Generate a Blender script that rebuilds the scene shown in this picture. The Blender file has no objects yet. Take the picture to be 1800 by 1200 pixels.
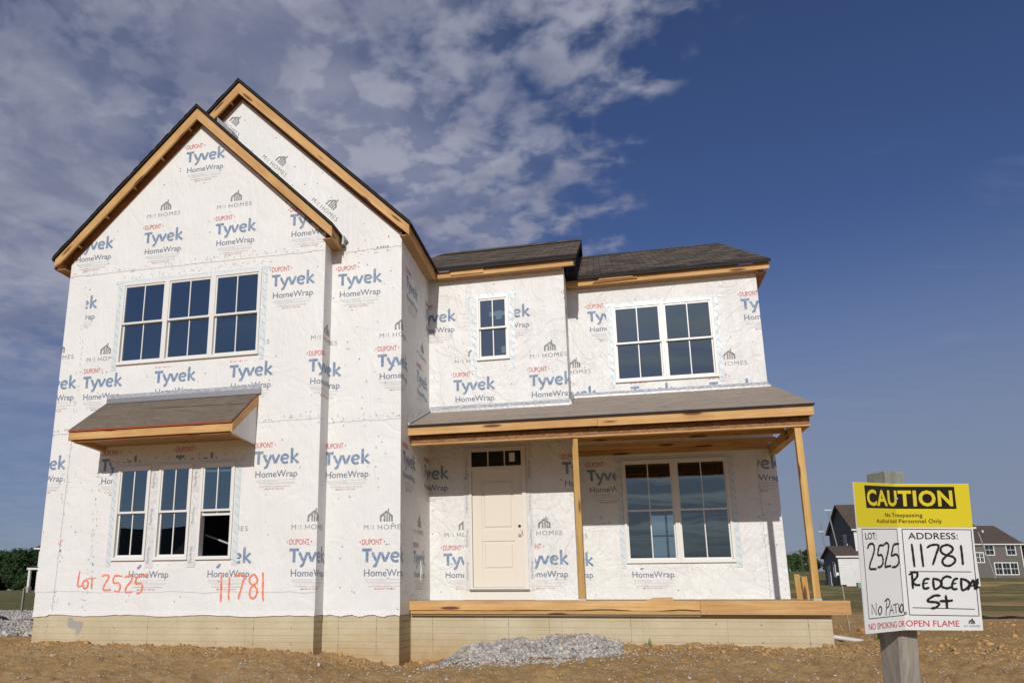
import bpy, bmesh, math, random
import numpy as np
from mathutils import Vector, Matrix, noise as mnoise
random.seed(7); RNG = np.random.default_rng(7)
SC = bpy.context.scene
COL = SC.collection

# ------------------------------------------------------------------ camera
cam_d = bpy.data.cameras.new('camera'); cam = bpy.data.objects.new('camera', cam_d); COL.objects.link(cam)
SC.camera = cam
cam_d.sensor_width = 36.0; cam_d.lens = 36.0*1325.9/1800
cam_d.shift_x = 0.08026; cam_d.shift_y = 0.07359
cam_d.clip_start = 0.05; cam_d.clip_end = 6000
yaw, pitch, roll = math.radians(13.4367), math.radians(13.0321), math.radians(-0.2138)
f_ = Vector((-math.sin(yaw)*math.cos(pitch), math.cos(yaw)*math.cos(pitch), math.sin(pitch)))
r_ = Vector((math.cos(yaw), math.sin(yaw), 0)); u_ = r_.cross(f_)
R_ = math.cos(roll)*r_+math.sin(roll)*u_; U_ = -math.sin(roll)*r_+math.cos(roll)*u_
cam.matrix_world = Matrix(((R_.x, U_.x, -f_.x, 3.1778), (R_.y, U_.y, -f_.y, -10.9696), (R_.z, U_.z, -f_.z, 0.3403), (0, 0, 0, 1)))

# ------------------------------------------------------------------ world and sun
SUN_DIR = Vector((-0.028, 0.896, -0.442)).normalized()       # the way the light travels
SUN_EL = math.asin(-SUN_DIR.z)
world = bpy.data.worlds.new('World'); SC.world = world; world.use_nodes = True
wt = world.node_tree; wn = wt.nodes; wl = wt.links
wn.clear()
def WN(t, **k):
    n = wn.new(t)
    for a, b in k.items(): setattr(n, a, b)
    return n
def wmath(op, a, b=None, c=None, clamp=False):
    n = WN('ShaderNodeMath', operation=op); n.use_clamp = clamp
    for i, x in enumerate((a, b, c)):
        if x is None: continue
        if isinstance(x, (int, float)): n.inputs[i].default_value = x
        else: wl.new(x, n.inputs[i])
    return n.outputs[0]
sky = WN('ShaderNodeTexSky', sky_type='NISHITA', sun_disc=False, sun_elevation=SUN_EL, sun_rotation=math.radians(180),
         altitude=250, air_density=1.0, dust_density=0.8, ozone_density=5.0)
wout = WN('ShaderNodeOutputWorld'); wbg = WN('ShaderNodeBackground'); wbg.inputs[1].default_value = 0.085
tc = WN('ShaderNodeTexCoord'); sp = WN('ShaderNodeSeparateXYZ'); wl.new(tc.outputs['Generated'], sp.inputs[0])
zc = wmath('ADD', wmath('MAXIMUM', sp.outputs[2], 0.0), 0.12)
cx = wmath('DIVIDE', sp.outputs[0], zc); cy = wmath('DIVIDE', sp.outputs[1], zc)
cv = WN('ShaderNodeCombineXYZ'); wl.new(cx, cv.inputs[0]); wl.new(cy, cv.inputs[1])
def wnoise(scale, det, rough, off, dist=0.0, sc=(1, 1, 1)):
    m = WN('ShaderNodeMapping'); m.inputs['Location'].default_value = off; m.inputs['Scale'].default_value = sc
    wl.new(cv.outputs[0], m.inputs[0])
    n = WN('ShaderNodeTexNoise'); n.inputs['Scale'].default_value = scale; n.inputs['Detail'].default_value = det
    n.inputs['Roughness'].default_value = rough; n.inputs['Distortion'].default_value = dist
    wl.new(m.outputs[0], n.inputs['Vector']); return n.outputs[0]
def wramp(x, a, b, smooth=True):
    n = WN('ShaderNodeMapRange'); n.interpolation_type = 'SMOOTHSTEP' if smooth else 'LINEAR'
    n.inputs[1].default_value = a; n.inputs[2].default_value = b
    wl.new(x, n.inputs[0]); return n.outputs[0]
# sheet of altocumulus over the west half, its edge running away to the north; more open near the horizon
edge = wmath('SUBTRACT', wmath('SUBTRACT', 0.40, wmath('MULTIPLY', cy, 0.22)), cx)            # grows to the left
edge = wmath('ADD', edge, wmath('MULTIPLY', wmath('SUBTRACT', wnoise(2.6, 4, .6, (3, 1, 0)), 0.5), 0.55))
CLOUD_EDGE = wmath('MULTIPLY', wramp(edge, -0.12, 0.34), wramp(sp.outputs[1], -0.25, 0.0))
puffs = wramp(wmath('ADD', wnoise(11.5, 5, .54, (7.3, 2.1, 0), 0.2), wmath('MULTIPLY_ADD', CLOUD_EDGE, .24, -.22)), 0.31, 0.63)
thick = wramp(wnoise(2.1, 4, .55, (1.3, 5.1, 0), 0.3), 0.28, 0.52)
west = wramp(edge, 0.35, 1.0)
body = wmath('MAXIMUM', wmath('MULTIPLY', puffs, wmath('MULTIPLY_ADD', thick, .28, .66)), wmath('MULTIPLY', wmath('MULTIPLY', thick, wramp(edge, 0.10, 0.45)), wmath('MULTIPLY_ADD', west, .38, .50)))
lowfade = wramp(sp.outputs[2], 0.17, 0.36)
cover = wmath('MULTIPLY', wmath('MULTIPLY', wramp(CLOUD_EDGE, 0.0, 0.25), body), wmath('MULTIPLY_ADD', lowfade, .8, .2), clamp=True)
wisps = wmath('MULTIPLY', wramp(wnoise(1.5, 6, .62, (11.0, 4.2, 0), 0.7, (0.55, 2.2, 1)), 0.56, 0.80), 0.22)
back = wmath('MULTIPLY', wmath('MULTIPLY', wramp(sp.outputs[1], 0.05, -0.35), wramp(sp.outputs[0], -0.42, -0.15)), wmath('MULTIPLY', wramp(wnoise(1.15, 6, .62, (2.0, 9.2, 0), 0.7, (0.55, 1.9, 1)), 0.47, 0.62), 0.9))
cover = wmath('MAXIMUM', wmath('MAXIMUM', cover, wisps), back)
cover = wmath('MULTIPLY', cover, wramp(sp.outputs[2], 0.0, 0.10))
shade = wramp(wmath('ADD', wmath('MULTIPLY', wnoise(5.5, 5, .6, (4.7, 8.8, 0), 0.3), .6), wmath('MULTIPLY', wnoise(1.1, 2, .5, (9.7, 1.8, 0), 0.3), .4)), 0.38, 0.62)
ccol = WN('ShaderNodeMix', data_type='RGBA'); wl.new(shade, ccol.inputs[0])
ccol.inputs[6].default_value = (2.45, 2.65, 3.8, 1); ccol.inputs[7].default_value = (4.2, 4.35, 5.4, 1)
tint = WN('ShaderNodeMix', data_type='RGBA', blend_type='MULTIPLY'); tint.inputs[0].default_value = 1.0
wl.new(sky.outputs[0], tint.inputs[6]); tint.inputs[7].default_value = (.655, .625, .78, 1)
hz = wmath('MULTIPLY', wramp(sp.outputs[2], 0.44, 0.08), wmath('MULTIPLY_ADD', wramp(sp.outputs[0], -0.75, 0.1), .60, .40))
hm = WN('ShaderNodeMix', data_type='RGBA'); wl.new(wmath('MULTIPLY', hz, .85), hm.inputs[0]); wl.new(tint.outputs[2], hm.inputs[6]); hm.inputs[7].default_value = (2.6, 3.05, 4.0, 1)
sunward = WN('ShaderNodeMix', data_type='RGBA'); wl.new(wramp(sp.outputs[1], 0.0, -0.6), sunward.inputs[0]); wl.new(ccol.outputs[2], sunward.inputs[6]); sunward.inputs[7].default_value = (7.5, 7.6, 8.0, 1)   # clouds towards the sun are brighter
cm = WN('ShaderNodeMix', data_type='RGBA'); wl.new(cover, cm.inputs[0]); wl.new(hm.outputs[2], cm.inputs[6]); wl.new(sunward.outputs[2], cm.inputs[7])
wl.new(cm.outputs[2], wbg.inputs[0]); wl.new(wbg.outputs[0], wout.inputs[0])

sl = bpy.data.lights.new('sun', 'SUN'); sl.energy = 3.12; sl.angle = math.radians(0.5); sl.color = (1.0, 0.965, 0.905)
so = bpy.data.objects.new('sun', sl); COL.objects.link(so); so.rotation_euler = SUN_DIR.to_track_quat('-Z', 'Y').to_euler()
so.location = (0, -30, 30)
vs = SC.view_settings; vs.view_transform = 'Standard'; vs.look = 'None'; vs.exposure = 0.0; vs.gamma = 1.0

# ------------------------------------------------------------------ materials
MAT = {}
class SN:
    """small helper round a shader node tree"""
    def __init__(s, name):
        s.m = bpy.data.materials.new(name); s.m.use_nodes = True; s.t = s.m.node_tree; s.n = s.t.nodes; s.l = s.t.links
        s.b = s.n['Principled BSDF']; s.out = s.n['Material Output']; MAT[name] = s.m
    def new(s, t, **k):
        n = s.n.new(t)
        for a, b in k.items(): setattr(n, a, b)
        return n
    def pos(s, scale=(1, 1, 1), rot=(0, 0, 0)):
        g = s.new('ShaderNodeNewGeometry'); m = s.new('ShaderNodeMapping')
        m.inputs['Scale'].default_value = scale; src = g.outputs['Position']
        if any(rot):      # turn first, stretch afterwards
            m0 = s.new('ShaderNodeMapping'); m0.inputs['Rotation'].default_value = rot; s.l.new(src, m0.inputs[0]); src = m0.outputs[0]
        s.l.new(src, m.inputs[0]); return m.outputs[0]
    def noise(s, v, scale, det=4, rough=.55, dist=0):
        n = s.new('ShaderNodeTexNoise')
        if v is not None: s.l.new(v, n.inputs['Vector'])
        n.inputs['Scale'].default_value = scale; n.inputs['Detail'].default_value = det
        n.inputs['Roughness'].default_value = rough; n.inputs['Distortion'].default_value = dist
        return n.outputs[0]
    def ramp(s, x, a, b, c=0.0, d=1.0):
        n = s.new('ShaderNodeMapRange'); s.l.new(x, n.inputs[0])
        for i, v in enumerate((a, b, c, d)): n.inputs[i+1].default_value = v
        return n.outputs[0]
    def math(s, op, a, b=None):
        n = s.new('ShaderNodeMath', operation=op)
        for i, x in enumerate((a, b)):
            if x is None: continue
            if isinstance(x, (int, float)): n.inputs[i].default_value = x
            else: s.l.new(x, n.inputs[i])
        return n.outputs[0]
    def mix(s, f, a, b, mode='MIX'):
        n = s.new('ShaderNodeMix', data_type='RGBA', blend_type=mode)
        if isinstance(f, (int, float)): n.inputs[0].default_value = f
        else: s.l.new(f, n.inputs[0])
        for i, x in ((6, a), (7, b)):
            if isinstance(x, tuple): n.inputs[i].default_value = (*x[:3], 1)
            else: s.l.new(x, n.inputs[i])
        return n.outputs[2]
    def base(s, c):
        if isinstance(c, tuple): s.b.inputs['Base Color'].default_value = (*c[:3], 1)
        else: s.l.new(c, s.b.inputs['Base Color'])
    def set(s, rough=.6, spec=.3, metal=0):
        s.b.inputs['Roughness'].default_value = rough; s.b.inputs['Specular IOR Level'].default_value = spec
        s.b.inputs['Metallic'].default_value = metal
    def bump(s, h, dist, strength=1.0, prev=None):
        n = s.new('ShaderNodeBump'); n.inputs['Distance'].default_value = dist; n.inputs['Strength'].default_value = strength
        s.l.new(h, n.inputs['Height'])
        if prev is not None: s.l.new(prev, n.inputs['Normal'])
        s.l.new(n.outputs[0], s.b.inputs['Normal']); return n.outputs[0]

def wrinkles(s, amt):
    """creases of loosely stapled sheeting, the same on the sheet and on its print"""
    v = s.pos((2.2, 2.2, 0.75)); a = s.noise(v, 1.6, 5, .55, 1.4)
    ridge = s.math('ABSOLUTE', s.math('SUBTRACT', a, 0.5)); ridge = s.ramp(ridge, 0.0, 0.16)
    v2 = s.pos((1, 1, 1), (0.3, 0.7, 0.5)); b = s.noise(v2, 1.1, 3, .5, 2.2)
    r2 = s.ramp(s.math('ABSOLUTE', s.math('SUBTRACT', b, 0.5)), 0.0, 0.10)
    fine = s.noise(s.pos((7, 7, 2.2)), 2.5, 4, .65, .8)
    big = s.noise(s.pos(), 0.9, 2, .5)
    n1 = s.bump(ridge, 0.014*amt); n2 = s.bump(r2, 0.012*amt, prev=n1)
    n3 = s.bump(fine, 0.011*amt, prev=n2); s.bump(big, 0.10*min(1, amt), prev=n3)
for nm, amt in (('house_wrap', .24), ('house_wrap_creased', .6)):
    s = SN(nm); wrinkles(s, amt)
    c = s.noise(s.pos(), 1.3, 4, .6); s.base(s.mix(s.ramp(c, .3, .7), (.72, .71, .69), (.775, .77, .75)))
    s.set(.5, .35)
def ink(nm, c, wear, amt=.24):
    s = SN(nm); wrinkles(s, amt)
    n = s.noise(s.pos((3, 3, 3)), 6, 4, .7); k = s.ramp(n, .42, .62, wear*.25, wear)
    s.base(s.mix(k, c, (.70, .69, .67))); s.set(.5, .3)
for sfx, amt in (('', .24), ('_creased', .6)):
    ink('blue_ink'+sfx, (.095, .185, .33), .32, amt); ink('navy_ink'+sfx, (.10, .14, .22), .28, amt); ink('red_ink'+sfx, (.55, .085, .07), .30, amt)
    ink('grey_ink'+sfx, (.14, .14, .14), .35, amt); ink('faint_ink'+sfx, (.42, .43, .46), .45, amt)
ink('spray_orange', (.85, .13, .015), .35); ink('nail_cap', (.13, .17, .14), .1); ink('staple', (.22, .22, .22), .4); ink('green_cap', (.12, .38, .10), .1)
ink('tape_line', (.20, .27, .33), .35)
s = SN('flashing_tape_film'); wrinkles(s, .3); s.base((.62, .67, .68)); s.set(.35, .4)
s = SN('white_tape'); wrinkles(s, .6); s.base((.66, .655, .65)); s.set(.4, .4)

def wood(nm, axis, c1=(.54, .30, .115), c2=(.71, .46, .21), rot=(0, 0, 0), knots=True):
    s = SN(nm); sc = [26, 26, 26]; sc[axis] = 1.1
    v = s.pos(tuple(sc), rot); g = s.noise(v, 1.0, 6, .65, .6)
    ks = [7, 7, 7]; ks[axis] = 1.15
    vo = s.new('ShaderNodeTexVoronoi'); s.l.new(s.pos(tuple(ks), rot), vo.inputs['Vector']); vo.inputs['Scale'].default_value = 1.0
    big = s.noise(s.pos((1.4, 1.4, 1.4)), 1.0, 2)
    c = s.mix(s.ramp(g, .32, .68), c1, c2)
    c = s.mix(s.ramp(big, .35, .65), c, s.mix(1.0, c, (.84, .78, .72), 'MULTIPLY'))
    if knots: c = s.mix(s.ramp(vo.outputs['Distance'], .14, .21), (.16, .06, .025), c)
    fine = s.noise(s.pos(tuple(k*3.2 for k in sc), rot), 1.0, 4, .7, .3); c = s.mix(s.ramp(fine, .54, .66, 0, .5), c, s.mix(1.0, c, (.70, .58, .46), 'MULTIPLY'))
    oi = s.new('ShaderNodeObjectInfo'); c = s.mix(oi.outputs['Random'], s.mix(1.0, c, (.88, .86, .80), 'MULTIPLY'), s.mix(1.0, c, (1.07, 1.08, 1.05), 'MULTIPLY'))
    s.base(c); s.set(.65, .25); s.bump(g, 0.0025)
PI4 = math.radians(45)
wood('lumber_along_x', 0); wood('lumber_along_y', 1); wood('lumber_along_z', 2, (.50, .29, .085), (.66, .43, .16))
wood('lumber_rake_left', 0, rot=(0, PI4, 0)); wood('lumber_rake_right', 0, rot=(0, -PI4, 0))
wood('lumber_beam', 0, (.30, .13, .05), (.44, .21, .085))
s = SN('strand_board'); v = s.new('ShaderNodeTexVoronoi'); s.l.new(s.pos((9, 22, 22)), v.inputs['Vector']); v.inputs['Scale'].default_value = 1.6
s.base(s.mix(s.ramp(s.noise(s.pos((9, 22, 22)), 2, 4), .3, .7), (.30, .17, .08), (.48, .30, .15))); s.set(.7, .2)
s = SN('strand_beam'); vv_ = s.noise(s.pos((10, 30, 30)), 1.4, 5, .7, .8); s.base(s.mix(s.ramp(vv_, .38, .62), (.17, .075, .03), (.36, .19, .085))); s.set(.7, .2); s.bump(vv_, .003)
s = SN('weathered_timber'); g = s.noise(s.pos((30, 30, 1.3)), 1.0, 6, .7, .5)
s.base(s.mix(s.ramp(g, .3, .7), (.20, .18, .15), (.42, .385, .335))); s.set(.85, .15); s.bump(g, .003)
s = SN('green_timber_end'); g = s.noise(s.pos((20, 20, 6)), 1.0, 6, .7, .5)
s.base(s.mix(s.ramp(g, .35, .65), (.20, .22, .17), (.36, .37, .31))); s.set(.85, .15)

def shingles(nm, along, pitch, c1, c2, row=.14):
    s = SN(nm); g = s.new('ShaderNodeNewGeometry'); sx = s.new('ShaderNodeSeparateXYZ'); s.l.new(g.outputs['Position'], sx.inputs[0])
    cb = s.new('ShaderNodeCombineXYZ'); s.l.new(sx.outputs[along], cb.inputs[0]); s.l.new(s.math('MULTIPLY', sx.outputs[2], 1/math.sin(pitch)), cb.inputs[1])
    b = s.new('ShaderNodeTexBrick'); s.l.new(cb.outputs[0], b.inputs['Vector']); b.inputs['Scale'].default_value = 1.0
    b.inputs['Brick Width'].default_value = .27; b.inputs['Row Height'].default_value = row; b.inputs['Mortar Size'].default_value = .008
    b.inputs['Color1'].default_value = (*c1, 1); b.inputs['Color2'].default_value = (*c2, 1); b.inputs['Mortar'].default_value = (c1[0]*.35, c1[1]*.35, c1[2]*.35, 1)
    b.offset_frequency = 2; b.inputs['Bias'].default_value = .1
    n = s.noise(s.pos(), 45, 3, .7); s.base(s.mix(s.ramp(n, .3, .7), b.outputs['Color'], s.mix(1.0, b.outputs['Color'], (1.5, 1.45, 1.4), 'MULTIPLY')))
    s.set(.9, .2); n1 = s.bump(n, .004)
    fr = s.math('FRACT', s.math('DIVIDE', s.math('MULTIPLY', sx.outputs[2], 1/math.sin(pitch)), row))
    s.bump(s.math('SUBTRACT', 1.0, fr), .008, prev=n1)
shingles('shingle_x', 0, math.radians(28), (.030, .026, .024), (.115, .095, .080))
shingles('shingle_y', 1, math.radians(45), (.038, .033, .03), (.062, .052, .045))
for nm, ca, cb_ in (('roof_felt', (.13, .102, .076), (.20, .16, .122)), ('porch_felt', (.29, .235, .185), (.40, .325, .26))):
    s = SN(nm); n = s.noise(s.pos((1.2, 3, 3)), 2.2, 6, .65, 1.2); n2 = s.noise(s.pos((1.3, 7, 7)), 1.6, 4, .6, 2.5)
    c = s.mix(s.ramp(n, .3, .7), ca, cb_); c = s.mix(s.ramp(n2, .60, .66, 0, .8), c, (.10, .08, .065)); s.base(c); s.set(.85, .2)
    s.bump(n, .02)
s = SN('dark_edge'); s.base((.022, .019, .018)); s.set(.8, .3)
s = SN('red_primer'); s.base((.30, .07, .03)); s.set(.8, .3)
s = SN('grey_metal'); s.base((.30, .30, .31)); s.set(.4, .5, .5); s.bump(s.noise(s.pos(), 14, 3), .004)
s = SN('foil_tape'); n = s.noise(s.pos((6, 6, 14)), 3, 5, .7, 1); s.base(s.mix(s.ramp(n, .35, .7), (.34, .35, .38), (.62, .63, .66))); s.set(.35, .5, .35); s.bump(n, .02)
s = SN('vinyl_white'); s.base((.74, .725, .69)); s.set(.35, .45)
s = SN('door_primer'); s.base((.71, .645, .55)); s.set(.45, .4)
s = SN('door_frame_primer'); s.base((.72, .68, .61)); s.set(.5, .35)
s = SN('sticker'); s.base((.70, .70, .68)); s.set(.5, .4)
s = SN('black_rubber'); s.base((.012, .012, .012)); s.set(.6, .3)
s = SN('steel'); s.base((.6, .6, .58)); s.set(.25, .5, 1.0)
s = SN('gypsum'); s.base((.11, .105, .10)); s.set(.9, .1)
s = SN('galvanised'); s.base((.45, .46, .46)); s.set(.4, .5, .6)
# glass: coated double glazing, part mirror, part tinted view into the room
s = SN('window_glass'); s.n.remove(s.b)
tr = s.new('ShaderNodeBsdfTransparent'); tr.inputs[0].default_value = (.36, .47, .47, 1)
gl = s.new('ShaderNodeBsdfGlossy'); gl.inputs['Roughness'].default_value = .004; gl.inputs['Color'].default_value = (.74, .92, .93, 1)
nz = s.noise(s.pos((.6, .6, .6)), 1.2, 2); bp = s.new('ShaderNodeBump'); bp.inputs['Distance'].default_value = .004; s.l.new(nz, bp.inputs['Height']); s.l.new(bp.outputs[0], gl.inputs['Normal'])
lw = s.new('ShaderNodeLayerWeight'); lw.inputs['Blend'].default_value = .35
fac = s.ramp(lw.outputs['Facing'], 0, 1, .19, .9); mx = s.new('ShaderNodeMixShader'); s.l.new(fac, mx.inputs[0])
s.l.new(tr.outputs[0], mx.inputs[1]); s.l.new(gl.outputs[0], mx.inputs[2]); s.l.new(mx.outputs[0], s.out.inputs[0])

def concrete(nm, along, w, h, mort, c1=(.46, .385, .245), c2=(.56, .485, .335), dep=.004):
    s = SN(nm); g = s.new('ShaderNodeNewGeometry'); sx = s.new('ShaderNodeSeparateXYZ'); s.l.new(g.outputs['Position'], sx.inputs[0])
    cb = s.new('ShaderNodeCombineXYZ'); s.l.new(sx.outputs[along], cb.inputs[0]); s.l.new(sx.outputs[2], cb.inputs[1])
    b = s.new('ShaderNodeTexBrick'); s.l.new(cb.outputs[0], b.inputs['Vector']); b.inputs['Scale'].default_value = 1.0
    b.inputs['Brick Width'].default_value = w; b.inputs['Row Height'].default_value = h; b.inputs['Mortar Size'].default_value = mort; b.inputs['Mortar Smooth'].default_value = .3
    b.offset = 0.0 if along == 0 else .5
    n = s.noise(s.pos(), 1.4, 5, .65); n2 = s.noise(s.pos((1, 1, 1)), 26, 4, .7)
    c = s.mix(s.ramp(n, .3, .7), c1, c2); c = s.mix(s.ramp(n2, .3, .75), c, s.mix(1.0, c, (1.1, 1.1, 1.12), 'MULTIPLY'))
    zr = s.ramp(sx.outputs[2], -.62, -.28); st_ = s.math('MULTIPLY', s.math('SUBTRACT', 1.0, zr), s.ramp(s.noise(s.pos(), 2.6, 5, .7), .3, .6, .15, .8)); c = s.mix(st_, c, (.42, .27, .12)); c = s.mix(s.ramp(s.noise(s.pos((1, 1, 3.5)), .9, 5, .65), .55, .72, 0, .5), c, (.47, .35, .19))   # splashed soil stains low down
    brk = s.math('MULTIPLY', s.ramp(s.noise(s.pos(), 5, 3), .35, .6), s.math('SUBTRACT', 1.0, b.outputs['Fac']))
    mo = s.math('MULTIPLY', b.outputs['Fac'], s.ramp(s.noise(s.pos(), 3.3, 4), .35, .62, .06, .55)); c = s.mix(mo, c, (.34, .28, .18))
    s.base(c); s.set(.85, .2); n1 = s.bump(n2, .003); s.bump(s.math('SUBTRACT', 1.0, b.outputs['Fac']), dep, prev=n1)
concrete('cast_concrete', 0, 1.18, .098, .0026, dep=.002); concrete('cast_concrete_side', 1, .20, .098, .009, dep=.012)

s = SN('ground_soil')
g = s.new('ShaderNodeNewGeometry'); P = g.outputs['Position']; sx = s.new('ShaderNodeSeparateXYZ'); s.l.new(P, sx.inputs[0])
a = s.noise(P, .9, 6, .62); b2 = s.noise(P, 9, 6, .7); c3 = s.noise(P, 60, 3, .7)
soil = s.mix(s.ramp(a, .32, .68), (.44, .255, .098), (.57, .36, .155)); soil = s.mix(s.ramp(b2, .35, .7), soil, (.58, .38, .17))
soil = s.mix(s.math('MULTIPLY', s.ramp(c3, .6, .75), .5), soil, (.50, .42, .33))
soil = s.mix(s.ramp(s.noise(P, 3.1, 5, .7), .58, .72, 0, .5), soil, (.27, .155, .065))
stre = s.noise(s.pos((.28, 1.6, 1), (0, 0, .12)), 1.0, 5, .6, .5); soil = s.mix(s.ramp(stre, .50, .66, 0, .55), soil, (.62, .44, .23)); soil = s.mix(s.ramp(s.noise(P, .5, 4, .6, .4), .56, .70, 0, .4), soil, (.33, .20, .09))
grass = s.mix(s.ramp(s.noise(P, .35, 5, .65), .3, .7), (.10, .115, .036), (.21, .19, .075)); grass = s.mix(s.ramp(s.noise(P, .7, 6, .75), .48, .66, 0, .75), grass, (.30, .22, .11))
patch = s.math('MULTIPLY', s.ramp(s.noise(P, .10, 6, .65, .8), .36, .48), s.ramp(s.noise(P, .9, 5, .7), .30, .50, .35, 1))
nearmask = s.ramp(sx.outputs[1], 17, 26); farmask = s.ramp(sx.outputs[1], 92, 100)
gm = s.math('MAXIMUM', s.math('MULTIPLY', nearmask, patch), farmask); leftm = s.math('MULTIPLY', s.ramp(sx.outputs[0], -14, -22), s.ramp(sx.outputs[1], 19, 22))
gm = s.math('MAXIMUM', gm, leftm); s.base(s.mix(gm, soil, grass)); s.set(.95, .1)
n1 = s.bump(b2, .045); n2 = s.bump(c3, .014, prev=n1); s.bump(s.noise(P, 24, 5, .75, .4), .028, prev=n2)
s = SN('gravel_stone'); oi = s.new('ShaderNodeNewGeometry')
rr = oi.outputs['Random Per Island']; c = s.mix(s.ramp(rr, 0, 1), (.26, .24, .215), (.60, .57, .53)); c = s.mix(s.ramp(rr, .90, .93), c, (.55, .38, .25))
s.base(c); s.set(.85, .2); s.bump(s.noise(s.pos(), 60, 3), .004)
s = SN('soil_clod'); oi = s.new('ShaderNodeNewGeometry'); s.base(s.mix(oi.outputs['Random Per Island'], (.37, .21, .08), (.53, .335, .14))); s.set(.95, .1); s.bump(s.noise(s.pos(), 40, 4), .01)
s = SN('black_fabric'); s.base((.012, .012, .013)); s.set(.6, .3); s.bump(s.noise(s.pos((3, 3, 6)), 3, 3), .04)
s = SN('pvc'); s.base((.62, .61, .58)); s.set(.5, .3)
def foliage(nm, c1, c2):
    s = SN(nm); g = s.new('ShaderNodeNewGeometry'); n = s.noise(s.pos(), .5, 3)
    c = s.mix(g.outputs['Random Per Island'], c1, c2); c = s.mix(s.ramp(n, .35, .65), c, s.mix(1.0, c, (.7, .75, .7), 'MULTIPLY'))
    s.base(c); s.set(.7, .25)
foliage('leaf_dark', (.018, .042, .014), (.045, .085, .026)); foliage('leaf_mid', (.03, .07, .018), (.07, .125, .035)); foliage('leaf_bright', (.07, .15, .03), (.13, .22, .05))
s = SN('bark'); s.base((.10, .075, .055)); s.set(.9, .1)
def siding(nm, c):
    s = SN(nm); g = s.new('ShaderNodeNewGeometry'); sx = s.new('ShaderNodeSeparateXYZ'); s.l.new(g.outputs['Position'], sx.inputs[0])
    fr = s.math('FRACT', s.math('DIVIDE', sx.outputs[2], .18)); s.base(s.mix(s.ramp(s.noise(s.pos(), 2, 3), .3, .7), c, tuple(x*.9 for x in c))); s.set(.6, .3); s.bump(s.math('SUBTRACT', 1.0, fr), .02)
siding('siding_slate', (.085, .085, .10)); siding('siding_brown', (.165, .142, .128)); siding('siding_white', (.72, .71, .69)); siding('siding_pale_grey', (.30, .31, .32))
s = SN('far_roof'); s.base(s.mix(s.ramp(s.noise(s.pos((1, 1, 3)), 2.5, 4, .7), .3, .7), (.075, .055, .045), (.12, .09, .072))); s.set(.9, .2)
s = SN('far_roof_dark'); s.base(s.mix(s.ramp(s.noise(s.pos((1, 1, 3)), 2.5, 4, .7), .3, .7), (.045, .038, .038), (.07, .06, .058))); s.set(.9, .2)
s = SN('dark_glass'); s.base((.02, .025, .03)); s.set(.05, .6)
s = SN('dumpster_green'); s.base((.012, .06, .03)); s.set(.5, .4)
s = SN('yellow_paint'); s.base((.75, .48, .03)); s.set(.5, .4)
s = SN('pale_green_box'); s.base((.20, .34, .24)); s.set(.6, .3)
s = SN('sign_white'); s.base((.78, .80, .81)); s.set(.4, .35)
s = SN('sign_yellow'); s.base((.72, .60, .03)); s.set(.38, .35)
s = SN('sign_black'); s.base((.016, .015, .012)); s.set(.4, .35)
s = SN('marker_black'); s.base((.018, .018, .02)); s.set(.5, .3)
s = SN('sign_red'); s.base((.55, .03, .05)); s.set(.4, .35)
s = SN('sign_grey'); s.base((.16, .16, .17)); s.set(.4, .35)
s = SN('tie_rust'); s.base((.24, .19, .13)); s.set(.9, .1)
s = SN('masonry_stone'); s.base((.36, .34, .31)); s.set(.9, .1)

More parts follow.
